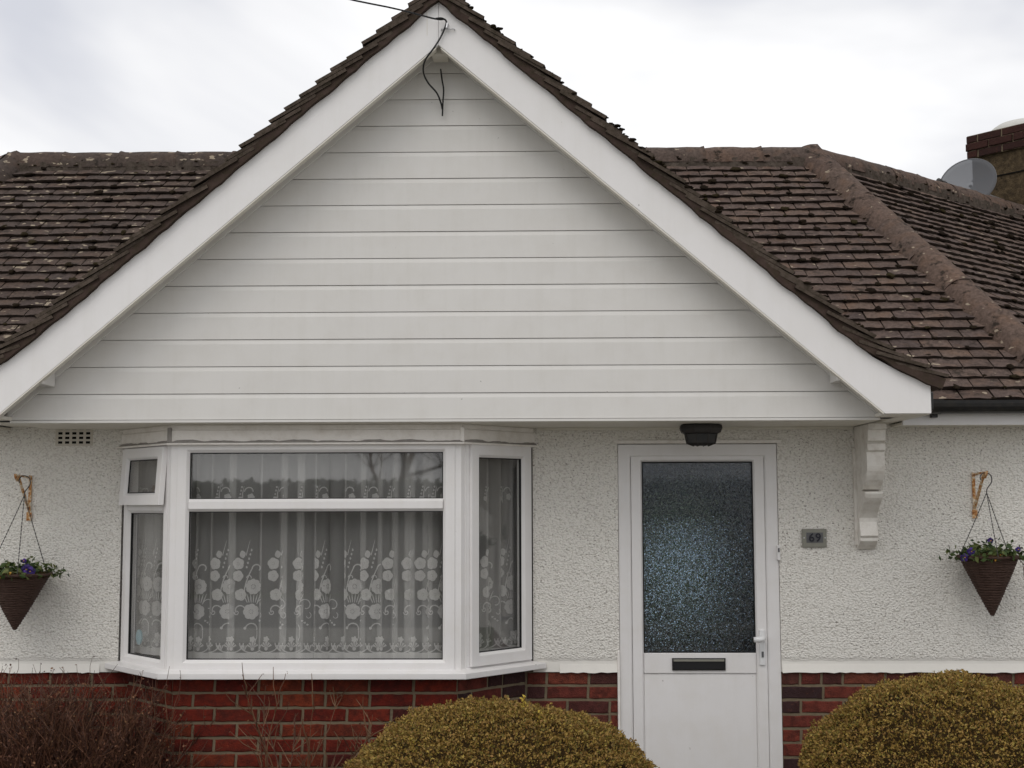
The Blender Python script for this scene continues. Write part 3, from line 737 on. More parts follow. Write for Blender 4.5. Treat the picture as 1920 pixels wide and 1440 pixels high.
# moss clumps
ico = bmesh.new(); bmesh.ops.create_icosphere(ico, subdivisions=2, radius=1); iv = np.array([v.co[:] for v in ico.verts]); ifc = [tuple(v.index for v in f.verts) for f in ico.faces]; ico.free()
vis = [p for p in placed]
for m, var, cuts, sc_ in vis:
    p = m.translation
    dens = .8 if p.x < XC else .62
    if sc_ <= 0: dens *= .4
    if abs(p.y - VERGE_Y) < .3: dens = .05 if p.x < XC else .10
    if rnd.random() < dens:
        side = rnd.choice((-1, 1)) if rnd.random() < .75 else 0
        loc = m @ Vector((side * TW / 2 + rnd.uniform(-.012, .012), rnd.uniform(-.006, .018), .0)); moss_pts.append((loc, rnd.choice((.007, .009, .011, .014, .018, .023)) * rnd.uniform(.8, 1.2), m.to_3x3()))
for _ in range(110):
    sgn = 1; s = rnd.uniform(.1, 3.0) if rnd.random() < .5 else rnd.gauss(1.35, .3)
    if not 0.05 < s < 3.1: continue
    pt, dn = gpt(s); nrm = Vector((sgn * -dn.y, 0, dn.x)); p = Vector((XC + sgn * pt.x, VERGE_Y + abs(rnd.gauss(0, .05)), pt.y)) + nrm * rnd.uniform(.045, .062); moss_pts.append((p, rnd.uniform(.006, .014)))
mv = MB()
for it in moss_pts:
    p, r = it[0], it[1]; rot = np.array(it[2]) if len(it) > 2 else np.eye(3)
    j = 1 + nrs.uniform(-.35, .35, (len(iv), 1)); sc3 = np.array([r * rnd.uniform(.9, 1.6), r * rnd.uniform(.9, 1.5), r * (rnd.uniform(.45, .65) if len(it) > 2 else rnd.uniform(.45, .7))])
    mv.add([tuple(q) for q in (iv * j * sc3) @ rot.T + np.array(p)], ifc)
me = bpy.data.meshes.new('moss'); me.from_pydata(mv.v, [], mv.f); mkobj('moss', me, M['moss'], ROOF, smooth=True, kind='stuff', fix=False)

# ------------------------------------------------------------------ chimney on the right-hand wing
a_ = Vector((GAY, GAX, 0)); n_ = Vector((GAX, -GAY, 0))
chc = Vector((4.02, 3.93, 0)) + a_ * .32
def chx(s, t, z): p = chc + a_ * s + n_ * t; return (p.x, p.y, z)
CH = MB().prism([(-.30, -.33), (.30, -.33), (.30, .33), (-.30, .33)], 3.3, 4.72, lambda s, t, z: chx(s, t, z)).build('chimney', M['roughcast'], H)
MB().prism([(-.308, -.338), (.308, -.338), (.308, .338), (-.308, .338)], 4.52, 4.53, lambda s, t, z: chx(s, t, z)).build('string_line', M['dark'], CH)
MB().prism([(-.325, -.355), (.325, -.355), (.325, .355), (-.325, .355)], 4.722, 4.925, lambda s, t, z: chx(s, t, z)).build('brick_band', M['mortar'], CH)
def chi(s, t): p = chc + a_ * s + n_ * t; return (p.x, p.y)
for k in range(3):
    ex = .327 + .008 * (k == 1)
    for (A, B) in (((-ex, -ex - .03), (-ex, ex + .03)), ((-ex, ex + .03), (ex, ex + .03)), ((ex, -ex - .03), (-ex, -ex - .03)), ((ex, ex + .03), (ex, -ex - .03))):
        brick_run(chi(*A), chi(*B), 4.922 - .068 * k, 1, M['brickch'], CH, .2, k, .008)
cap = MB(); prof = [(.30, 4.925), (.30, 4.935), (.27, 4.975), (.22, 5.008), (.15, 5.03), (.06, 5.04)]
cap.lathe(prof, 24, (chc.x, chc.y, 0)); cap.build('mortar_dome', M['mortarcap'], CH, smooth=True)
# satellite dish
DSC = Vector((3.62, 3.68, 4.36))
SD = thing('satellite_dish', 'grey perforated oval satellite dish beside the chimney on the right', 'dish', tuple(DSC))
ax = Vector((-.62, -.72, .20)).normalized(); xx = ax.cross(Vector((0, 0, 1))).normalized(); yy = xx.cross(ax)
vs, fs = [], []; nr, na = 7, 36
for j in range(nr + 1):
    r = j / nr
    for k in range(na):
        w = 2 * math.pi * k / na; vs.append(DSC + xx * (.245 * r * math.cos(w)) + yy * (.215 * r * math.sin(w)) + ax * (.055 * r * r))
for j in range(nr):
    for k in range(na): fs.append((j * na + k, j * na + (k + 1) % na, (j + 1) * na + (k + 1) % na, (j + 1) * na + k))
mb = MB().add(vs, fs); DO = mb.build('reflector', M['dishmesh'], SD, smooth=True)
so = DO.modifiers.new('t', 'SOLIDIFY'); so.thickness = .004
MB().tube([DSC + xx * (.245 * math.cos(w)) + yy * (.215 * math.sin(w)) + ax * .055 for w in [2 * math.pi * k / 40 for k in range(41)]], .005, 5).build('rim', M['plate_dark'], SD)
lnb = DSC + ax * .27 - yy * .06 + xx * .13
MB().tube([DSC - yy * .2 + ax * .03, DSC - yy * .19 + ax * .15, lnb], .009, 6).build('arm', M['blackmetal'], SD)
MB().tube([lnb - ax * .02 , lnb - ax * .05, lnb - ax * .10, lnb - ax * .12], [.028, .036, .034, .024], 12).build('receiver', M['blackmetal'], SD, smooth=True)
MB().tube([lnb + ax * .05, lnb + ax * .02, lnb - ax * .02], [.02, .024, .02], 12).build('receiver_cap', M['blackmetal'], SD, smooth=True)
MB().tube([DSC - ax * .01, DSC - ax * .12, DSC + a_ * .5 - Vector((0, 0, .05))], .014, 6).build('mount', M['steel'], SD)

# ------------------------------------------------------------------ bay window
BW = MB().prism(bay_poly(.005), 2.036, 2.1335, XY).build('bay_window', M['paint'], H)
MB().prism(bay_poly(.008), 2.109, 2.1315, XY).build('head_board', M['paint'], BW, bevel=.002)
MB().prism(bay_poly(.012), 2.044, 2.105, XY).build('head_board', M['paint'], BW, bevel=.002)
MB().prism(bay_poly(.032), 2.029, 2.039, XY).build('drip_ledge', M['paint'], BW, bevel=.003)
fl = MB(); bpo = bay_poly(.016)
for A, B in ((bpo[0], bpo[1]), (bpo[1], bpo[2]), (bpo[2], bpo[3])):
    A, B = Vector((*A, 0)), Vector((*B, 0)); d = (B - A); n = int(d.length / .02); d.normalize(); no = Vector((d.y, -d.x, 0)); vs, fs = [], []
    for i in range(n + 1):
        p = A + (B - A) * (i / n); h = .004 + .009 * abs(math.sin(i * .33) * math.sin(i * .12 + 1)) + rnd.uniform(0, .004)
        vs += [p + no * .010 + Vector((0, 0, 2.0392)), p + no * .001 + Vector((0, 0, 2.041 + h)), p - no * .008 + Vector((0, 0, 2.041 + h)), p - no * .008 + Vector((0, 0, 2.0392))]
    for i in range(n):
        a, b = 4 * i, 4 * i + 4
        for k in range(4): fs.append((a + k, b + k, b + (k + 1) % 4, a + (k + 1) % 4))
    fl.add(vs, fs)
fl.build('flashing', M['lead'], BW)
for c in (1, 2):
    p = bay_poly(.016)[c]; MB().box(p[0] - .011, p[0] + .011, p[1] - .004, p[1] + .03, 2.041, 2.118).build('corner_cap', M['lead'] if c == 1 else M['paint'], BW, bevel=.003)
# sill
sp, sp2 = bay_poly(.062, -.0105), bay_poly(.0, -.0105)
vs = [(x, y, .848) for x, y in sp] + [(x, y, .878) for x, y in sp] + [(x, y, .890) for x, y in sp2]
fs = [(3, 2, 1, 0)] + [(i, i + 1, i + 5, i + 4) for i in range(3)] + [(i + 4, i + 5, i + 9, i + 8) for i in range(3)] + [(0, 4, 8, 11, 7, 3), (8, 9, 10, 11)]
MB().add(vs, fs).build('sill', M['pvc'], BW, bevel=.003)
def face_xf(A, B, tilt=None):
    d = (B - A).normalized(); n = Vector((d.y, -d.x, 0))
    def xf(l, z, out):
        o = out + (0 if tilt is None else (tilt[0] - z) * tilt[1]); p = A + d * l + n * o; return (p.x, p.y, z)
    return xf
FRP = [(0, -.055), (0, 0), (.047, 0), (.062, -.016), (.062, -.055)]
def pane(xf, l0, l1, z0, z1, out=-.032, parent=None):
    mb = MB()
    mb.add([xf(l0, z0, out), xf(l1, z0, out), xf(l1, z1, out), xf(l0, z1, out), xf(l0, z0, out - .005), xf(l1, z0, out - .005), xf(l1, z1, out - .005), xf(l0, z1, out - .005)],
           [(0, 1, 2, 3), (7, 6, 5, 4), (0, 4, 5, 1), (1, 5, 6, 2), (2, 6, 7, 3), (3, 7, 4, 0)])
    mb.build('pane', M['glass'], parent)
    MB().ring(l0, l1, z0, z1, [(-.001, -.030), (-.001, -.018), (.0045, -.018), (.0045, -.030)], xf).build('gasket', M['gasket'], parent)
def transom(xf, l0, l1, z0, z1, parent, name='transom'):
    pr = [(z0, -.05), (z0, -.017), (z0 + .014, 0), (z1 - .014, 0), (z1, -.017), (z1, -.05)]
    vs = [xf(l0, z, o) for z, o in pr] + [xf(l1, z, o) for z, o in pr]; n = 6
    fs = [tuple(range(n)), tuple(range(2 * n - 1, n - 1, -1))] + [(i, n + i, n + (i + 1) % n, (i + 1) % n) for i in range(n)]
    MB().add(vs, fs).build(name, M['pvc'], parent)
# front light
xf = face_xf(BL1, BR1)
MB().ring(.032, 1.463, .876, 2.052, FRP, xf).build('frame', M['pvc'], BW, bevel=.0015)
transom(xf, .0942, 1.4008, 1.688, 1.752, BW)
pane(xf, .094, 1.401, .938, 1.688, parent=BW); pane(xf, .094, 1.401, 1.752, 1.990, parent=BW)
# corner posts
for P_, s in ((BL1, -1), (BR1, 1)):
    dl = ((BL0 - BL1) if s < 0 else (BR0 - BR1)).normalized(); df = Vector((-s, 0, 0))
    nf = Vector((0, -1, 0)); na_ = Vector((dl.y * (-1 if s < 0 else 1), -dl.x * (-1 if s < 0 else 1), 0))
    if na_.y > 0: na_ = -na_
    poly = [P_ + df * .0315 + nf * -.004, P_ + nf * -.004 + dl * .0, P_ + dl * .0315 - na_ * .004, P_ + dl * .0315 - na_ * .05, P_ + Vector((0, .06, 0)), P_ + df * .0315 - nf * .05]
    MB().prism([(p.x, p.y) for p in poly], .88, 2.03, XY).build('corner_post', M['pvc'], BW)
# left light: fixed pane below, top-hung vent above standing ajar
LL = (BL1 - BL0).length; xf = face_xf(BL0, BL1)
FRS = [(0, -.055), (0, 0), (.040, 0), (.054, -.016), (.054, -.055)]
MB().ring(.012, LL - .032, .876, 2.052, FRS, xf).build('frame', M['pvc'], BW, bevel=.0015)
transom(xf, .0665, LL - .0865, 1.680, 1.742, BW)
pane(xf, .066, LL - .086, .930, 1.680, parent=BW)
xv = face_xf(BL0, BL1, (2.03, .065))
SV = MB().ring(.038, LL - .045, 1.722, 2.024, [(0, -.006), (0, .024), (.05, .024), (.064, .008), (.064, -.006)], xv).build('vent_sash', M['pvc'], BW, bevel=.002)
mb = MB(); mb.add([xv(.109, 1.785, .005), xv(LL - .108, 1.785, .005), xv(LL - .108, 1.961, .005), xv(.109, 1.961, .005), xv(.109, 1.785, .0), xv(LL - .108, 1.785, .0), xv(LL - .108, 1.961, .0), xv(.109, 1.961, .0)],
                  [(0, 1, 2, 3), (7, 6, 5, 4), (0, 4, 5, 1), (1, 5, 6, 2), (2, 6, 7, 3), (3, 7, 4, 0)])
mb.build('vent_pane', M['glass'], BW)
MB().ring(.1095, LL - .1085, 1.7855, 1.9605, [(0, .006), (0, .012), (.0045, .012), (.0045, .006)], xv).build('gasket', M['gasket'], BW)
# right light: a side-hung sash
LR = (BR0 - BR1).length; xf = face_xf(BR1, BR0)
MB().ring(.032, LR - .008, .876, 2.052, [(0, -.055), (0, 0), (.05, 0), (.05, -.055)], xf).build('frame', M['pvc'], BW, bevel=.0015)
MB().ring(.060, LR - .022, .898, 2.030, [(0, .0008), (0, .018), (.052, .018), (.066, .002), (.066, -.03), (.02, -.03), (.02, .0008)], xf).build('side_sash', M['pvc'], BW, bevel=.002)
xs_ = face_xf(BR1 + Vector((0, 0, 0)), BR0)
def xf2(l, z, o): return xf(l, z, o + .02)
pane(xf2, .126, LR - .088, .964, 1.964, parent=BW)

# ------------------------------------------------------------------ net curtain with lace
CU = thing('net_curtain', 'white lace net curtain with flower pattern hanging behind the bay window', 'curtain', (-1.1, -.25, .92))
path = [(-2.20, .10), (-2.02, -.06), (-1.845, -.215), (-1.77, -.262), (-1.6, -.27), (-.7, -.27), (-.52, -.262), (-.44, -.215), (-.26, -.06), (-.08, .10)]
pp = np.array(path); seg = np.r_[0, np.cumsum(np.linalg.norm(np.diff(pp, axis=0), axis=1))]
NS = 2000; sb = np.linspace(0, seg[-1], NS); bx_ = np.interp(sb, seg, pp[:, 0]); by_ = np.interp(sb, seg, pp[:, 1])
tx, ty = np.gradient(bx_, sb), np.gradient(by_, sb); tl_ = np.hypot(tx, ty); nx, ny = ty / tl_, -tx / tl_
ph = 0; kf = np.zeros(NS); fr = 66 + 15 * np.sin(sb * 5.3 + .6) + 13 * np.sin(sb * 11.7 + 1)
phase = np.cumsum(fr) * (sb[1] - sb[0])
amp = .022 + .008 * np.sin(sb * 4.1 + .5)
off = amp * np.cos(phase) + .006 * np.sin(phase * .43 + 2); lat = (.031 + .012 * np.sin(sb * 7.7 + 1.2) + .009 * np.sin(sb * 19)) * np.sin(phase)
def cl(idx_f, zfac):
    """cloth point for (fractional sample, 0..1 from the hem upwards)"""
    k = .75 + .25 * (1 - zfac)
    i = np.clip(idx_f, 0, NS - 1.001); g = lambda a: np.interp(i, np.arange(NS), a)
    return g(bx_) + g(nx) * g(off) * k + g(tx / tl_) * g(lat), g(by_) + g(ny) * g(off) * k + g(ty / tl_) * g(lat), g(nx), g(ny)
Z0c, Z1c = .925, 2.03
cx_, cy_, _, _ = cl(np.arange(NS), 0.0); arc = np.r_[0, np.cumsum(np.hypot(np.diff(cx_), np.diff(cy_)))]
rows = 7; vs, fs = [], []
for j in range(rows):
    zf = j / (rows - 1); X_, Y_, _, _ = cl(np.arange(NS), zf); zz = Z0c + (Z1c - Z0c) * zf
    vs += [(a, b, zz) for a, b in zip(X_, Y_)]
for j in range(rows - 1):
    for i in range(NS - 1): fs.append((j * NS + i, j * NS + i + 1, (j + 1) * NS + i + 1, (j + 1) * NS + i))
MB().add(vs, fs).build('net_fabric', M['sheer'], CU, smooth=True)
lace = MB()
def lmap(s, z, lift=.0035):
    i = np.interp(s, arc, np.arange(NS)); x, y, a, b = cl(np.array([i]), (z - Z0c) / (Z1c - Z0c)); return (float(x[0] + a[0] * lift), float(y[0] + b[0] * lift), z)
def blob(s, z, r, petals, depth, rot=0, sq=1.0, n=26, lift=.0035):
    pts = [(s, z)] + [(s + sq * r * (1 - depth * (.5 - .5 * math.cos(petals * (w - rot)))) * math.cos(w), z + r * (1 - depth * (.5 - .5 * math.cos(petals * (w - rot)))) * math.sin(w)) for w in [2 * math.pi * k / n for k in range(n)]]
    lace.add([lmap(a, b, lift) for a, b in pts], [(0, 1 + k, 1 + (k + 1) % n) for k in range(n)])
def flower(s, z, r, n, rot=0):
    for k in range(n):
        w = rot + 2 * math.pi * k / n; pr_ = r * math.sin(math.pi / n) * .98; m_ = 10
        cx2, cz2 = s + (r - pr_ * .9) * math.cos(w) * .92, z + (r - pr_ * .9) * math.sin(w) * .92
        pts = [(s + .2 * r * math.cos(w), z + .2 * r * math.sin(w))]
        for q in range(m_ + 1):
            a_ = w - 1.75 + 3.5 * q / m_; pts.append((cx2 + pr_ * 1.05 * math.cos(a_), cz2 + pr_ * 1.05 * math.sin(a_) ))
        lace.add([lmap(a, b) for a, b in pts], [(0, q + 1, q + 2) for q in range(m_)])
    blob(s, z, r * .24, 6, .15, 0, 1, 10, .005)
def ribbon(pts, w, lift=.0035):
    n = len(pts); vs = []
    for i, (a, b) in enumerate(pts):
        c, d = pts[min(i + 1, n - 1)]; e_, f_ = pts[max(i - 1, 0)]; dx, dz = c - e_, d - f_; q = math.hypot(dx, dz) + 1e-9
        ww = w[i] if hasattr(w, '__len__') else w
        vs += [lmap(a - dz / q * ww / 2, b + dx / q * ww / 2, lift), lmap(a + dz / q * ww / 2, b - dx / q * ww / 2, lift)]
    lace.add(vs, [(2 * i, 2 * i + 2, 2 * i + 3, 2 * i + 1) for i in range(n - 1)])
def curl(s, z, r, a0, a1, w=.006, m=1, tight=.55, n=14):
    ribbon([(s + m * r * (1 - tight * k / n) * math.cos(a0 + (a1 - a0) * k / n), z + r * (1 - tight * k / n) * math.sin(a0 + (a1 - a0) * k / n)) for k in range(n + 1)], w)
per = .225; s0 = .06
nm = int((arc[-1] - .1) / per)
for k in range(nm + 1):
    c = s0 + k * per
    if .09 < c < arc[-1] - .06:
        g = lambda v: c + v
        flower(g(0), 1.300, .041, 9, .2)
        flower(g(-.010), 1.172, .041, 7, .5)
        flower(g(-.066), 1.258, .030, 5, .1); flower(g(-.081), 1.355, .028, 5); flower(g(-.080), 1.418, .030, 5, .5)
        blob(g(-.058), 1.466, .020, 4, .12, .3, .8)
        ribbon([(g(-.040 + .004 * i), 1.46 + .016 * i) for i in range(6)], [.005 - .0007 * i for i in range(6)])
        for i in range(5): blob(g(-.036 + .006 * i), 1.40 + .022 * i, .008, 3, .3, i, .7, 8)
        ribbon([(g(-.046 + .040 * (i / 9) ** 1.6), 1.275 + .0135 * i) for i in range(10)], [.006] * 10)
        curl(g(.018), 1.392, .026, math.pi * .98, math.pi * -.25, .007, 1, .5); curl(g(-.02), 1.345, .016, math.pi, -.3, .005, 1)
        curl(g(-.070), 1.176, .032, .1, 3.6, .0065, 1, .4); curl(g(-.085), 1.168, .014, 3, 8, .005, 1)
        curl(g(.052), 1.205, .034, 3.0, -1.8, .005, 1, .5); curl(g(.066), 1.150, .018, 1.2, -3.0, .004, 1)
        for i in range(6): ribbon([(g(-.03 + .010 * i), 1.218), (g(-.04 + .014 * i), 1.24), (g(-.05 + .018 * i), 1.262)], [.004, .006, .002])
        for i in range(3): blob(g(.035 + .014 * i), 1.125 - .01 * i, .006, 3, .3, i, 1.3, 8)
        curl(g(-.006), 1.082, .032, 2.9, -.2, .006, 1, .15); blob(g(-.040), 1.088, .008, 5, .1, 0, 1, 10); ribbon([(g(.022), 1.075), (g(.022), 1.04), (g(.008), 1.005)], .004)
        blob(g(-.02), 1.762, .020, 5, .2); curl(g(-.028), 1.79, .026, math.pi, 0, .006, 1, .3); blob(g(-.075), 1.752, .014, 5, .2)
        ribbon([(g(-.062), 1.73), (g(-.064), 1.78), (g(-.056), 1.82)], [.005, .006, .001])
        for i in range(4): blob(g(-.080 + .004 * i), 1.76 + .018 * i, .007, 3, .3, i, .8, 8)
    # scalloped hem
    for h in (0, 1):
        c = s0 + (k + .5 * h) * per
        if not .08 < c < arc[-1] - .09: continue
        ribbon([(c + .066 * math.cos(w), 1.012 - .050 * math.sin(w)) for w in [math.pi * i / 14 for i in range(15)]], .006)
        for i in range(5):
            w = math.pi * (.18 + .16 * i); ribbon([(c + .008 * math.cos(w), .985 + .008 * math.sin(w)), (c + .032 * math.cos(w), .985 + .032 * math.sin(w))], [.003, .011])
        blob(c, 1.030, .017, 5, .3); blob(c, .982, .010, 6, .1, 0, 1, 10)
        for i in range(3): ribbon([(c + .069 + (i - 1) * .004, .975), (c + .069 + (i - 1) * .013, 1.0)], [.003, .008])
hs = np.linspace(.01, arc[-1] - .01, 420)
lace.add([p for s in hs for p in (lmap(s, .926), lmap(s, .962))], [(2 * i, 2 * i + 2, 2 * i + 3, 2 * i + 1) for i in range(len(hs) - 1)])
me = bpy.data.meshes.new('lace_pattern'); me.from_pydata(lace.v, [], lace.f); mkobj('lace_pattern', me, M['lace'], CU, smooth=True, fix=False)
# pale blue oval on the left light
xf = face_xf(BL0, BL1); mb = MB(); vs = [xf(.130, 1.02, -.046)] + [xf(.130 + .034 * math.cos(w), 1.02 + .040 * math.sin(w), -.046) for w in [2 * math.pi * k / 20 for k in range(20)]]
vs2 = [Vector(v) + Vector((.004, .006, 0)) for v in vs]
mb.add(vs + vs2, [(0, 1 + k, 1 + (k + 1) % 20) for k in range(20)] + [(21, 22 + (k + 1) % 20, 22 + k) for k in range(20)] + [(1 + k, 22 + k, 22 + (k + 1) % 20, 1 + (k + 1) % 20) for k in range(20)])
tag(mb.build('window_ornament', M['blueoval']), 'small pale blue oval at the bottom of the left bay pane', 'ornament')

# ------------------------------------------------------------------ front door
FD = MB().ring(DX0 + .002, DX1 - .002, .0, 2.043, [(0, -.08), (0, -.006), (.060, -.006), (.068, -.014), (.068, -.08)], FRONT).build('front_door', M['pvc'], H, bevel=.002)
LF = MB().ring(.507, 1.225, .075, 1.973 + .036, [(0, -.06), (0, -.012), (.050, -.012), (.060, -.024), (.060, -.06)], FRONT).build('door_leaf', M['pvc'], FD, bevel=.002)
MB().box(.5672, 1.1648, .0122, .058, .818, .926).build('middle_rail', M['pvc'], FD, bevel=.004)
MB().box(.5672, 1.1648, .020, .05, .136, .8172).build('lower_panel', M['pvc'], FD, bevel=.006)
MB().box(.566, 1.166, .030, .038, .9265, 1.9485).build('door_pane', M['obscure'], FD)
MB().ring(.5665, 1.1655, .9268, 1.9485, [(0, -.026), (0, -.0205), (.006, -.0205), (.006, -.026)], FRONT).build('gasket', M['gasket'], FD)
LB = MB().ring(.716, 1.000, .836, .900, [(0, -.0121), (0, -.003), (.005, -.002), (.006, -.0121)], FRONT).build('letter_box', M['gutter'], FD)
MB().box(.7222, .9938, .004, .0121, .8422, .882).build('letter_flap', M['gasket'], FD)
MB().box(.7222, .9938, -.001, .0121, .8822, .8938).build('letter_hood', M['plate'], FD, bevel=.002)
HD = MB().box(1.182, 1.212, .0005, .0119, .862, 1.050).build('door_handle', M['whitemetal'], FD, bevel=.004)
MB().tube([(1.197, .0, 1.008), (1.197, -.04, 1.008), (1.19, -.052, 1.006), (1.17, -.056, 1.004), (1.143, -.055, 1.003)], [.012, .013, .016, .016, .014], 10).build('lever', M['whitemetal'], FD, smooth=True)
MB().box(1.192, 1.203, -.003, .0004, .905, .935).build('lock_cylinder', M['plate_dark'], FD)
BP = MB().box(1.284, 1.300, -.018, .0055, 1.418, 1.498).build('bell_push', M['pvc'], None, bevel=.004); tag(BP, 'small white bell push on the right side of the door frame', 'doorbell')
MB().box(1.2885, 1.2955, -.0205, -.0182, 1.462, 1.484).build('button', M['digit'], BP)
MB().box(DX0 - .012, DX0 + .001, -.012, .01, .40, .94).build('door_reveal', M['paint'], FD, bevel=.003)
MB().box(DX0 - .02, DX1 + .02, -.012, -.0006, 2.047, 2.066).build('door_head', M['paint'], FD, bevel=.003)
MB().box(DX0 - .05, DX1 + .05, -.25, .05, .0065, .07).build('door_step', M['concrete'], H, bevel=.006)

# ------------------------------------------------------------------ small things on the front
NP = MB().box(1.419, 1.550, -.016, -.0045, 1.488, 1.586).build('house_number', M['plate'], None, bevel=.002)
tag(NP, 'grey metal number plate reading 69 beside the door', 'number plate')
MB().box(1.441, 1.530, -.0185, -.0162, 1.512, 1.566).build('number_panel', M['plate_dark'], NP)
def digit(ch, x, z, size):
    c = bpy.data.curves.new('d', 'FONT'); c.body = ch; c.size = size; c.extrude = .002; c.offset = .0013; c.align_x = 'CENTER'
    o = bpy.data.objects.new('d', c); COL.objects.link(o); bpy.context.view_layer.update()
    me = bpy.data.meshes.new_from_object(o.evaluated_get(bpy.context.evaluated_depsgraph_get())); bpy.data.objects.remove(o)
    q = mkobj('numeral', me, M['digit'], NP, fix=False); q.location = (x, -.0208, z); q.rotation_euler = (R(90), 0, 0)
digit('6', 1.468, 1.519, .062); digit('9', 1.503, 1.519, .062)
for x in (1.429, 1.541): MB().tube([(x, -.0158, 1.538), (x, -.0185, 1.538)], .004, 8).build('screw', M['steel'], NP)

LP = thing('porch_light', 'dark faceted porch light fixed to the soffit above the front door', 'lamp', (.85, -.30, 2.13))
def octo(prof, name, mat):
    MB().lathe(prof, 8, (.85, -.30, 0), sq=(1.0, .72)).build(name, mat, LP, bevel=.002)
octo([(.100, 2.1335), (.114, 2.128), (.117, 2.112), (.108, 2.09), (.092, 2.083)], 'lamp_cap', M['blackmetal'])
octo([(.086, 2.0825), (.076, 2.035), (.040, 2.022)], 'lamp_glass', M['gutter'])
for k in range(8):
    w = 2 * math.pi * (k + .5) / 8
    MB().tube([(.85 + .087 * math.cos(w), -.30 + .087 * .72 * math.sin(w), 2.083), (.85 + .077 * math.cos(w), -.30 + .077 * .72 * math.sin(w), 2.034), (.85 + .04 * math.cos(w), -.30 + .04 * .72 * math.sin(w), 2.021)], .004, 5).build('lamp_bar', M['blackmetal'], LP)

# telephone cable at the apex
CB = thing('telephone_cable', 'black telephone cable drooping over the apex of the bargeboards', 'cable', (-.42, -.76, 4.09))
def smooth(pts, n=6):
    P = [Vector(p) for p in pts]; out = []
    for i in range(len(P) - 1):
        p0, p1, p2, p3 = P[max(i - 1, 0)], P[i], P[i + 1], P[min(i + 2, len(P) - 1)]
        for k in range(n):
            t = k / n; out.append(.5 * ((2 * p1) + (p2 - p0) * t + (2 * p0 - 5 * p1 + 4 * p2 - p3) * t * t + (3 * p1 - p0 - 3 * p2 + p3) * t ** 3))
    return out + [P[-1]]
MB().tube(smooth([(-11, -10, 6.6), (-6, -5.6, 4.9), (-2.6, -2.6, 4.20), (-1.2, -1.36, 4.115), (-.66, -.95, 4.118), (-.50, -.80, 4.128), (-.455, -.775, 4.135)]), .0042, 6).build('span', M['cable'], CB)
MB().tube(smooth([(-.50, -.80, 4.128), (-.47, -.785, 4.137), (-.447, -.775, 4.128), (-.448, -.77, 4.105), (-.472, -.765, 4.05), (-.505, -.775, 3.99), (-.553, -.745, 3.935), (-.565, -.70, 3.89), (-.545, -.65, 3.85), (-.505, -.62, 3.81), (-.485, -.60, 3.765), (-.478, -.58, 3.735)]), .0045, 6).build('drop', M['cable'], CB)
MB().tube(smooth([(-.487, -.58, 3.945), (-.478, -.60, 3.88), (-.470, -.60, 3.83), (-.474, -.59, 3.775), (-.478, -.578, 3.70)]), .0045, 6).build('tail', M['cable'], CB)
MB().tube([(-.470, -.7505, 4.088), (-.470, -.765, 4.088), (-.435, -.765, 4.088), (-.405, -.765, 4.089), (-.405, -.7505, 4.089)], .0035, 6).build('bracket', M['steel'], CB)
MB().tube([(-.44, -.7505, 4.115), (-.44, -.775, 4.112), (-.443, -.776, 4.09)], .006, 6).build('hook', M['steel'], CB)

# ------------------------------------------------------------------ hanging baskets
def bracket(x, label):
    B = thing('basket_bracket', label, 'bracket', (x, 0, 1.62), 'rusty basket brackets on the wall')
    MB().box(x - .008, x + .008, -.010, -.0045, 1.64, 1.885).build('wall_plate', M['rust'], B)
    MB().box(x - .014, x + .014, -.0125, -.0102, 1.64, 1.685).build('foot', M['rust'], B)
    MB().tube([(x, -.012, 1.872), (x, -.10, 1.878), (x, -.205, 1.880)], .0065, 6).build('arm', M['rust'], B)
    MB().tube([(x, -.012, 1.70), (x, -.07, 1.76), (x, -.165, 1.864)], [.010, .009, .009], 6).build('brace', M['rust'], B)
    MB().tube([(x, -.165, 1.872), (x, -.19, 1.856), (x, -.212, 1.872), (x, -.215, 1.888)], .008, 6).build('arm_end', M['rust'], B)
bracket(2.345, 'rusty wall bracket holding the right-hand hanging basket'); bracket(-2.765, 'rusty wall bracket holding the left-hand hanging basket')
def chain_path(a, b, n):
    return [Vector(a).lerp(Vector(b), i / n) + Vector((0, 0, -.004 * math.sin(math.pi * i / n))) for i in range(n + 1)]
def leaf_cloud(mb, c, rad, n, size, r, flat=.6):
    for _ in range(n):
        p = Vector((c[0] + r.gauss(0, rad[0] * .5), c[1] + r.gauss(0, rad[1] * .5), c[2] + abs(r.gauss(0, rad[2] * .6)) - rad[2] * .25))
        d = Vector((r.uniform(-1, 1), r.uniform(-1, 1), r.uniform(-.3, 1))).normalized(); e = d.cross(Vector((r.uniform(-1, 1), r.uniform(-1, 1), r.uniform(-1, 1)))).normalized(); q = d.cross(e); s = size * r.uniform(.6, 1.3)
        mb.add([p - d * s, p + e * s * flat + q * s * .15, p + d * s, p - e * s * flat + q * s * .15], [(0, 1, 2), (0, 2, 3)])
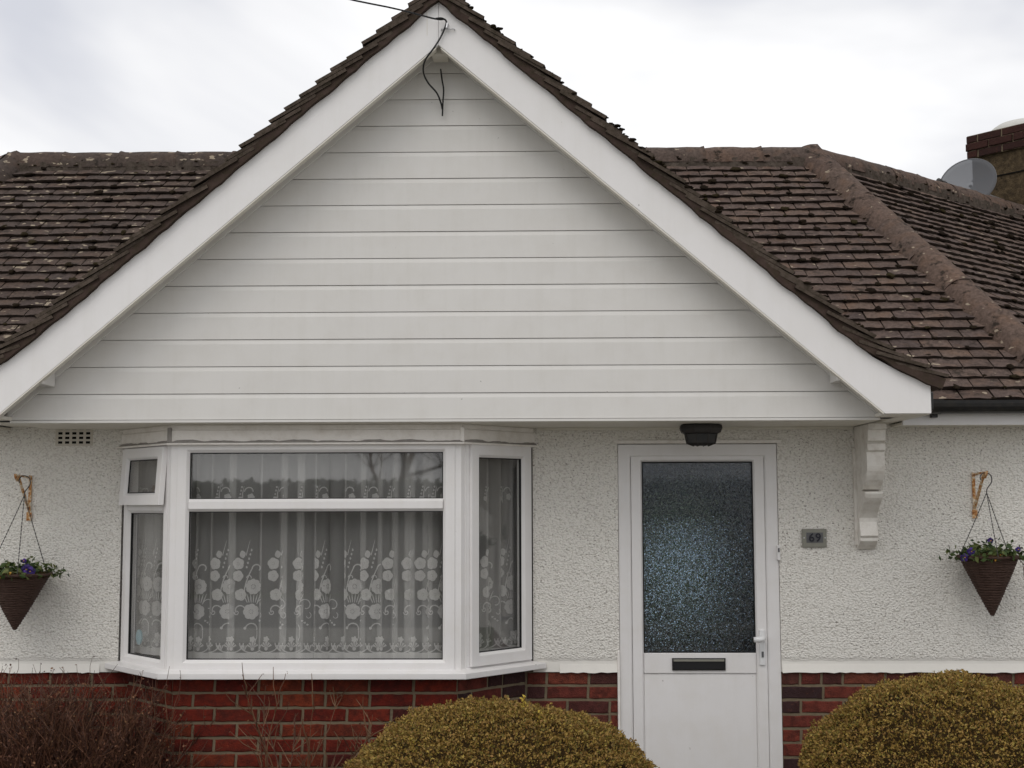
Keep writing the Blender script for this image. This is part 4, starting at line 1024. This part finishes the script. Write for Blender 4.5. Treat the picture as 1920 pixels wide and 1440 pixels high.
def basket(x, ztip, zrim, rad, lean, label, flowers, seed, hook_m, trail):
    r = random.Random(seed); y = -.19
    T = thing('hanging_basket', label, 'basket', (x, y, ztip), 'cone hanging baskets on the front wall')
    ax_ = Vector((lean, 0, 1)).normalized(); top = Vector((x, y, ztip)) + ax_ * (zrim - ztip)
    prof = []; n = 46
    for i in range(n + 1):
        w = i / n; rr_ = .006 + (rad - .006) * w ** .93; prof.append((rr_ + .0028 * math.sin(i * math.pi), (zrim - ztip) * w))
    mb = MB(); vs, fs = [], []; na = 34
    for i, (rr_, h) in enumerate(prof):
        bul = .0032 * (1 if i % 2 else -1)
        for k in range(na):
            w = 2 * math.pi * k / na; q = rr_ + bul * (1 if (k // 2) % 2 else .4) + r.uniform(-.0012, .0012)
            vs.append((x + q * math.cos(w) + lean * h, y + q * math.sin(w), ztip + h + r.uniform(-.0012, .0012)))
    for i in range(n):
        for k in range(na): fs.append((i * na + k, i * na + (k + 1) % na, (i + 1) * na + (k + 1) % na, (i + 1) * na + k))
    fs.append(tuple(range(na - 1, -1, -1))); mb.add(vs, fs).build('wicker_cone', M['wicker'], T)
    MB().tube([top + Vector((rad * 1.02 * math.cos(w), rad * 1.02 * math.sin(w), .002 * math.sin(5 * w))) for w in [2 * math.pi * k / 30 for k in range(31)]], .008, 6).build('rim', M['wicker'], T)
    mb = MB().lathe([(rad * .96, -.015), (rad * .9, .008), (rad * .5, .02), (.01, .022)], 24, tuple(top), .05); mb.build('compost', M['bushcore'], T)
    hk = Vector((x + lean * .3 + hook_m[1], y - .005, 1.775))
    for k in range(3):
        w = R((270, 25, 165)[k]) + hook_m[2]; e_ = top + Vector((rad * .97 * math.cos(w), rad * .97 * math.sin(w), .0)); pts = chain_path(hk, e_, 44)
        MB().tube(pts, [.0034 if i % 2 else .0014 for i in range(45)], 5).build('chain', M['chain'], T)
    s_ = hook_m[0]
    MB().tube(smooth([hk, hk + Vector((s_ * .004, 0, .022)), hk + Vector((s_ * .028, 0, .058)), hk + Vector((s_ * .022, 0, .094)), hk + Vector((-s_ * .012, 0, .104)), hk + Vector((-s_ * .03, 0, .085)), hk + Vector((-s_ * .028, 0, .066))]), .003, 6).build('hook', M['chain'], T)
    mb = MB(); leaf_cloud(mb, top, (rad * 1.1, rad * 1.1, .05), 700, .017, r); me = bpy.data.meshes.new('foliage'); me.from_pydata(mb.v, [], mb.f); mkobj('foliage', me, M['greenleaf'], T, fix=False)
    for (dx, dz, sz) in flowers:
        f = MB(); c = top + Vector((dx, -rad * .55 - .01, dz))
        for k in range(5):
            w = 2 * math.pi * k / 5 + .3; pc = c + Vector((sz * .55 * math.cos(w), -.003 * (k % 2), sz * .55 * math.sin(w))); m_ = 9
            vs = [pc + Vector((0, -.006, 0))] + [pc + Vector((sz * .6 * math.cos(2 * math.pi * q / m_), r.uniform(-.004, .004), sz * .55 * math.sin(2 * math.pi * q / m_))) for q in range(m_)]
            f.add(vs, [(0, 1 + q, 1 + (q + 1) % m_) for q in range(m_)])
        fo = f.build('flower', M['petal'], T); MB().lathe([(.001, 0), (.004, .003), (.001, .006)], 8, (c.x, c.y - .009, c.z - .003)).build('flower_eye', M['petal_o'], fo)
    mb = MB()
    for dx, dz in ((-.02, -.012), (.02, .012)): leaf_cloud(mb, top + Vector((dx, -rad * 1.03, dz)), (.012, .006, .008), 4, .007, r)
    mb.build('orange_bits', M['petal_o'], T)
    if trail:
        for q, (dx, ln) in enumerate(((rad * 1.0, .13), (rad * 1.14, .15))):
            st = smooth([top + Vector((dx - .02, -.02, .0)), top + Vector((dx + .012, -.03, -.03)), top + Vector((dx + .02, -.03, -ln * .7)), top + Vector((dx + .03, -.03, -ln))]); MB().tube(st, .0018, 5).build('trailing_stem', M['twigdark'], T)
            mb = MB(); [leaf_cloud(mb, p, (.01, .01, .01), 2, .008, r) for p in st[3::2]]; mb.build('trailing_leaves', M['twigdark'], T)
basket(2.358, 1.138, 1.443, .150, -.03, 'dark wicker cone basket of green leaves hanging right of the corbel', [(-.12, .03, .02), (-.155, .0, .02), (-.02, .085, .016), (.12, .04, .014)], 3, (1, .0, 0), True)
basket(-2.752, 1.070, 1.360, .164, .03, 'dark wicker cone basket with violet pansies hanging at the left edge', [(-.085, .052, .026), (.085, .030, .028), (.105, .02, .024), (.07, .075, .012), (-.14, .04, .02)], 5, (1, .022, .35), False)

# ------------------------------------------------------------------ clipped bushes
def hnoise(d, seed):
    return (math.sin(d[0] * 3.1 + seed) * math.sin(d[1] * 2.7 + seed * 1.7) + .6 * math.sin(d[0] * 6.3 + d[2] * 5 + seed * 2.1) * math.sin(d[1] * 5.9 + seed) + .35 * math.sin(d[2] * 11 + d[0] * 9 + seed))
def bush(cx, cy, cz, rx, ry, rz, n, label, seed, sprigs):
    B = thing('clipped_bush', label, 'bush', (cx, cy, 0), 'rounded golden brown bushes in front of the house')
    rs = np.random.RandomState(seed)
    PW = 2.22
    def rad(d): 
        return (1 + .03 * hnoise(d, seed)) * (abs(d[0]) ** PW + abs(d[1]) ** PW + abs(d[2]) ** PW) ** (-1 / PW)
    # inner body
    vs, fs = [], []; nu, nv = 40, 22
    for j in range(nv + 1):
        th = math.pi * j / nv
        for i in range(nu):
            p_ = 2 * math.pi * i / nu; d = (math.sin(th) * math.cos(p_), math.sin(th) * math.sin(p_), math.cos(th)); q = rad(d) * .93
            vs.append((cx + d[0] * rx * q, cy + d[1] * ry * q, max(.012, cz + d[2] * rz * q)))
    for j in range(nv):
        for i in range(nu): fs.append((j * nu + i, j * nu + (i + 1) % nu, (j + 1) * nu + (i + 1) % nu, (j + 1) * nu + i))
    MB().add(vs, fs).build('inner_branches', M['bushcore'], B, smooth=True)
    d = rs.normal(size=(n * 2, 3)); d /= np.linalg.norm(d, axis=1)[:, None]; d = d[d[:, 2] > -.55][:n]; n = len(d)
    hn = (np.sin(d[:, 0] * 3.1 + seed) * np.sin(d[:, 1] * 2.7 + seed * 1.7) + .6 * np.sin(d[:, 0] * 6.3 + d[:, 2] * 5 + seed * 2.1) * np.sin(d[:, 1] * 5.9 + seed) + .35 * np.sin(d[:, 2] * 11 + d[:, 0] * 9 + seed))
    # clumps: leaves sit on little shoots of different lengths
    sh = np.sin(d[:, 0] * 47 + seed) * np.sin(d[:, 1] * 43 + 1) * np.sin(d[:, 2] * 51 + 2) + .8 * np.sin(d[:, 0] * 19 + 2 * seed) * np.sin(d[:, 2] * 23 + d[:, 1] * 17)
    q = (1 + .03 * hn + .034 * sh - np.abs(rs.normal(0, .030, n)) + .006) * (np.abs(d) ** PW).sum(1) ** (-1 / PW)
    p = np.c_[cx + d[:, 0] * rx * q, cy + d[:, 1] * ry * q, np.maximum(.02, cz + d[:, 2] * rz * q)]
    a = d + rs.normal(0, .75, (n, 3)); a /= np.linalg.norm(a, axis=1)[:, None]
    b = np.cross(a, rs.normal(size=(n, 3))); b /= np.linalg.norm(b, axis=1)[:, None]; c = np.cross(a, b)
    s = rs.uniform(.0045, .0085, (n, 1)); w = s * rs.uniform(.5, .75, (n, 1))
    V = np.empty((n, 4, 3)); V[:, 0] = p - a * s; V[:, 1] = p + b * w + c * w * .35; V[:, 2] = p + a * s; V[:, 3] = p - b * w + c * w * .35
    idx = np.arange(n)[:, None] * 4; F = np.concatenate([idx + [0, 1, 2], idx + [0, 2, 3]], 1).reshape(-1, 3)
    me = bpy.data.meshes.new('foliage'); me.from_pydata(V.reshape(-1, 3).tolist(), [], F.tolist()); mkobj('foliage', me, M['bushleaf'], B, fix=False)
    r = random.Random(seed)
    for (ddx, ddy, h) in sprigs:
        zz = math.sqrt(max(0, 1 - (ddx / rx) ** 2 - (ddy / ry) ** 2)) * rz + cz - .02
        p0 = Vector((cx + ddx, cy + ddy, zz)); p1 = p0 + Vector((r.uniform(-.02, .02), -.01, h)); MB().tube([p0, p0.lerp(p1, .5) + Vector((.004, 0, 0)), p1], .0016, 5).build('sprig', M['twig'], B)
        mb = MB(); [leaf_cloud(mb, p0.lerp(p1, k / 7), (.012, .012, .01), 5, .008, r) for k in range(8)]; mb.build('sprig_leaves', M['bushleaf2'], B)
bush(-.155, -1.38, .30, .715, .64, .572, 120000, 'rounded golden brown bush standing between the bay window and the door', 4, [(.10, -.1, .07), (.16, -.2, .05), (-.36, -.25, .04), (.28, -.3, .05)])
bush(1.80, -1.28, .33, .69, .61, .63, 120000, 'taller rounded golden brown bush right of the front door', 9, [(.0, -.1, .03)])

# ------------------------------------------------------------------ bare shrubs
def twig_shrub(name, label, base, spec, seed, mat, buds=0, budsize=.007, bud_mat=None, thick=1.0):
    r = random.Random(seed); T = thing(name, label, 'shrub', base)
    main, fine, tips = MB(), MB(), []
    nst, spread, hmin, hmax, sub = spec
    for k in range(nst):
        a = r.uniform(0, 2 * math.pi); q = r.uniform(0, 1) ** .6; h = r.uniform(hmin, hmax)
        p = Vector(base) + Vector((math.cos(a) * q * spread[0] * .45 * (1 if nst > 30 else .12), math.sin(a) * q * spread[1] * .45, 0)); d = Vector((math.cos(a) * q * spread[0] * .9 / h, math.sin(a) * q * spread[1] * .6 / h, 1)).normalized()
        pts = [p]; n = 9
        for i in range(n):
            d = (d + Vector((r.gauss(0, .13), r.gauss(0, .13), r.gauss(.02, .06)))).normalized(); pts.append(pts[-1] + d * h / n)
        r0 = r.uniform(.003, .0055) * thick; main.tube(pts, [r0 * (1 - .75 * i / n) for i in range(n + 1)], 5)
        for _ in range(sub):
            i = r.randrange(3, n); p2 = pts[i].lerp(pts[i + 1], r.random()); d2 = (pts[i + 1] - pts[i]).normalized() + Vector((r.gauss(0, .7), r.gauss(0, .6), r.uniform(-.1, .8))); d2.normalize(); ln = r.uniform(.06, .2); pp_ = [p2]
            for j in range(4): d2 = (d2 + Vector((r.gauss(0, .18), r.gauss(0, .18), r.gauss(.08, .1)))).normalized(); pp_.append(pp_[-1] + d2 * ln / 4)
            fine.tube(pp_, [x * thick for x in (.0022, .0019, .0016, .0013, .0009)], 4); tips += pp_[1:]
        tips += pts[4:]
        if nst < 30:
            so_ = main.build('stem', mat, T); fine.build('twigs', mat, so_, kind='stuff'); main, fine = MB(), MB()
    if nst >= 30:
        main.build('stems', mat, T, kind='stuff'); me = bpy.data.meshes.new('twigs'); me.from_pydata(fine.v, [], fine.f); mkobj('twigs', me, mat, T, fix=False, kind='stuff')
    if buds:
        mb = MB()
        for _ in range(buds): leaf_cloud(mb, r.choice(tips), (.012, .012, .008), 1, budsize, r)
        me = bpy.data.meshes.new('withered_leaves'); me.from_pydata(mb.v, [], mb.f); mkobj('withered_leaves', me, bud_mat or M['bud'], T, fix=False, kind='stuff')
    return T
twig_shrub('bare_shrub', 'tangled brown leafless shrub at the bottom left corner', (-2.36, -.52, 0), (380, (.60, .32), .55, .86, 11), 21, M['twigdark'], 11000, .0075)
twig_shrub('bare_shrub', 'small sparse bare shrub against the red brick of the bay', (-1.21, -.66, 0), (9, (.42, .10), .72, .92, 12), 5, M['twig'], 260, .006, thick=1.35)
twig_shrub('bare_shrub', 'thin bare twigs between the small shrub and the clipped bush', (-.83, -.62, 0), (4, (.30, .10), .62, .80, 6), 8, M['twig'], 60, .005, thick=1.2)

# ------------------------------------------------------------------ the other side of the road (seen only as reflections in the panes)
HG = thing('hedge', 'long clipped evergreen hedge across the road', 'hedge', (0, -20, 0))
rs = np.random.RandomState(3); n = 16000
p = np.c_[rs.uniform(-22, 22, n), -20 + rs.choice([-.45, .45], n) + rs.normal(0, .06, n), rs.uniform(0, 2.15, n)]; k = rs.rand(n) < .25; p[k, 1] = -20 + rs.uniform(-.45, .45, k.sum()); p[k, 2] = 2.12 + rs.normal(0, .05, k.sum())
a = rs.normal(size=(n, 3)); a /= np.linalg.norm(a, axis=1)[:, None]; b = np.cross(a, rs.normal(size=(n, 3))); b /= np.linalg.norm(b, axis=1)[:, None]
V = np.stack([p - a * .09, p + b * .06, p + a * .09, p - b * .06], 1); idx = np.arange(n)[:, None] * 4; F = np.concatenate([idx + [0, 1, 2], idx + [0, 2, 3]], 1).reshape(-1, 3)
me = bpy.data.meshes.new('foliage'); me.from_pydata(V.reshape(-1, 3).tolist(), [], F.tolist()); mkobj('foliage', me, M['hedge'], HG, fix=False)
MB().box(-22, 22, -20.4, -19.6, 0, 2.08).build('inner_branches', M['bushcore'], HG)
def bare_tree(x, y, h, seed, label):
    r = random.Random(seed); T = thing('bare_tree', label, 'tree', (x, y, 0)); tr, br = MB(), MB()
    def grow(p, d, ln, rad, lev):
        pts = [p]
        for i in range(5): d = (d + Vector((r.gauss(0, .12), r.gauss(0, .12), r.gauss(.04, .06)))).normalized(); pts.append(pts[-1] + d * ln / 5)
        (tr if lev == 0 else br).tube(pts, [rad * (1 - .09 * i) for i in range(6)], 7 if lev < 2 else 4, cap=lev == 0)
        if lev < 4:
            for q in range(4 if lev else 6):
                i = r.randrange(2, 6); e_ = (d + Vector((r.gauss(0, .6), r.gauss(0, .6), r.gauss(.1, .35)))).normalized(); grow(pts[i], e_, ln * r.uniform(.5, .72), rad * .5, lev + 1)
    grow(Vector((x, y, 0)), Vector((0, 0, 1)), h * .42, h * .012, 0)
    tr.build('trunk', M['twigdark'], T, smooth=True); me = bpy.data.meshes.new('branches'); me.from_pydata(br.v, [], br.f); mkobj('branches', me, M['twigdark'], T, fix=False)
bare_tree(-4.4, -33, 10.5, 3, 'tall bare tree behind the hedge across the road'); bare_tree(-.8, -36, 10.5, 7, 'second bare tree behind the hedge across the road')
OH = thing('white_house', 'white gabled house next door on the right', 'house', (15, 1.2, 0))
def hx(a_, b_, z): return (15 + b_, 1.2 + a_, z)
MB().prism([(-4, 0), (4, 0), (4, 4.8), (0, 7.6), (-4, 4.8)], -3.5, 3.5, lambda a_, z, b_: hx(a_, b_, z)).build('wall', M['paint'], OH)
for sg in (-1, 1): MB().prism([(0, 7.7), (sg * 4.4, 4.6), (sg * 4.4, 4.8), (0, 7.95)], -3.8, 3.8, lambda a_, z, b_: hx(a_, b_, z)).build('roof', M['tile'], OH)
for wx in (-2.2, 2.2):
    for wz in (1.0, 3.3):
        for bb in (3.505, -3.505): MB().prism([(wx - .7, wz), (wx + .7, wz), (wx + .7, wz + 1.2), (wx - .7, wz + 1.2)], bb - .03, bb + .03, lambda a_, z, b_: hx(a_, b_, z)).build('window', M['dark'], OH)
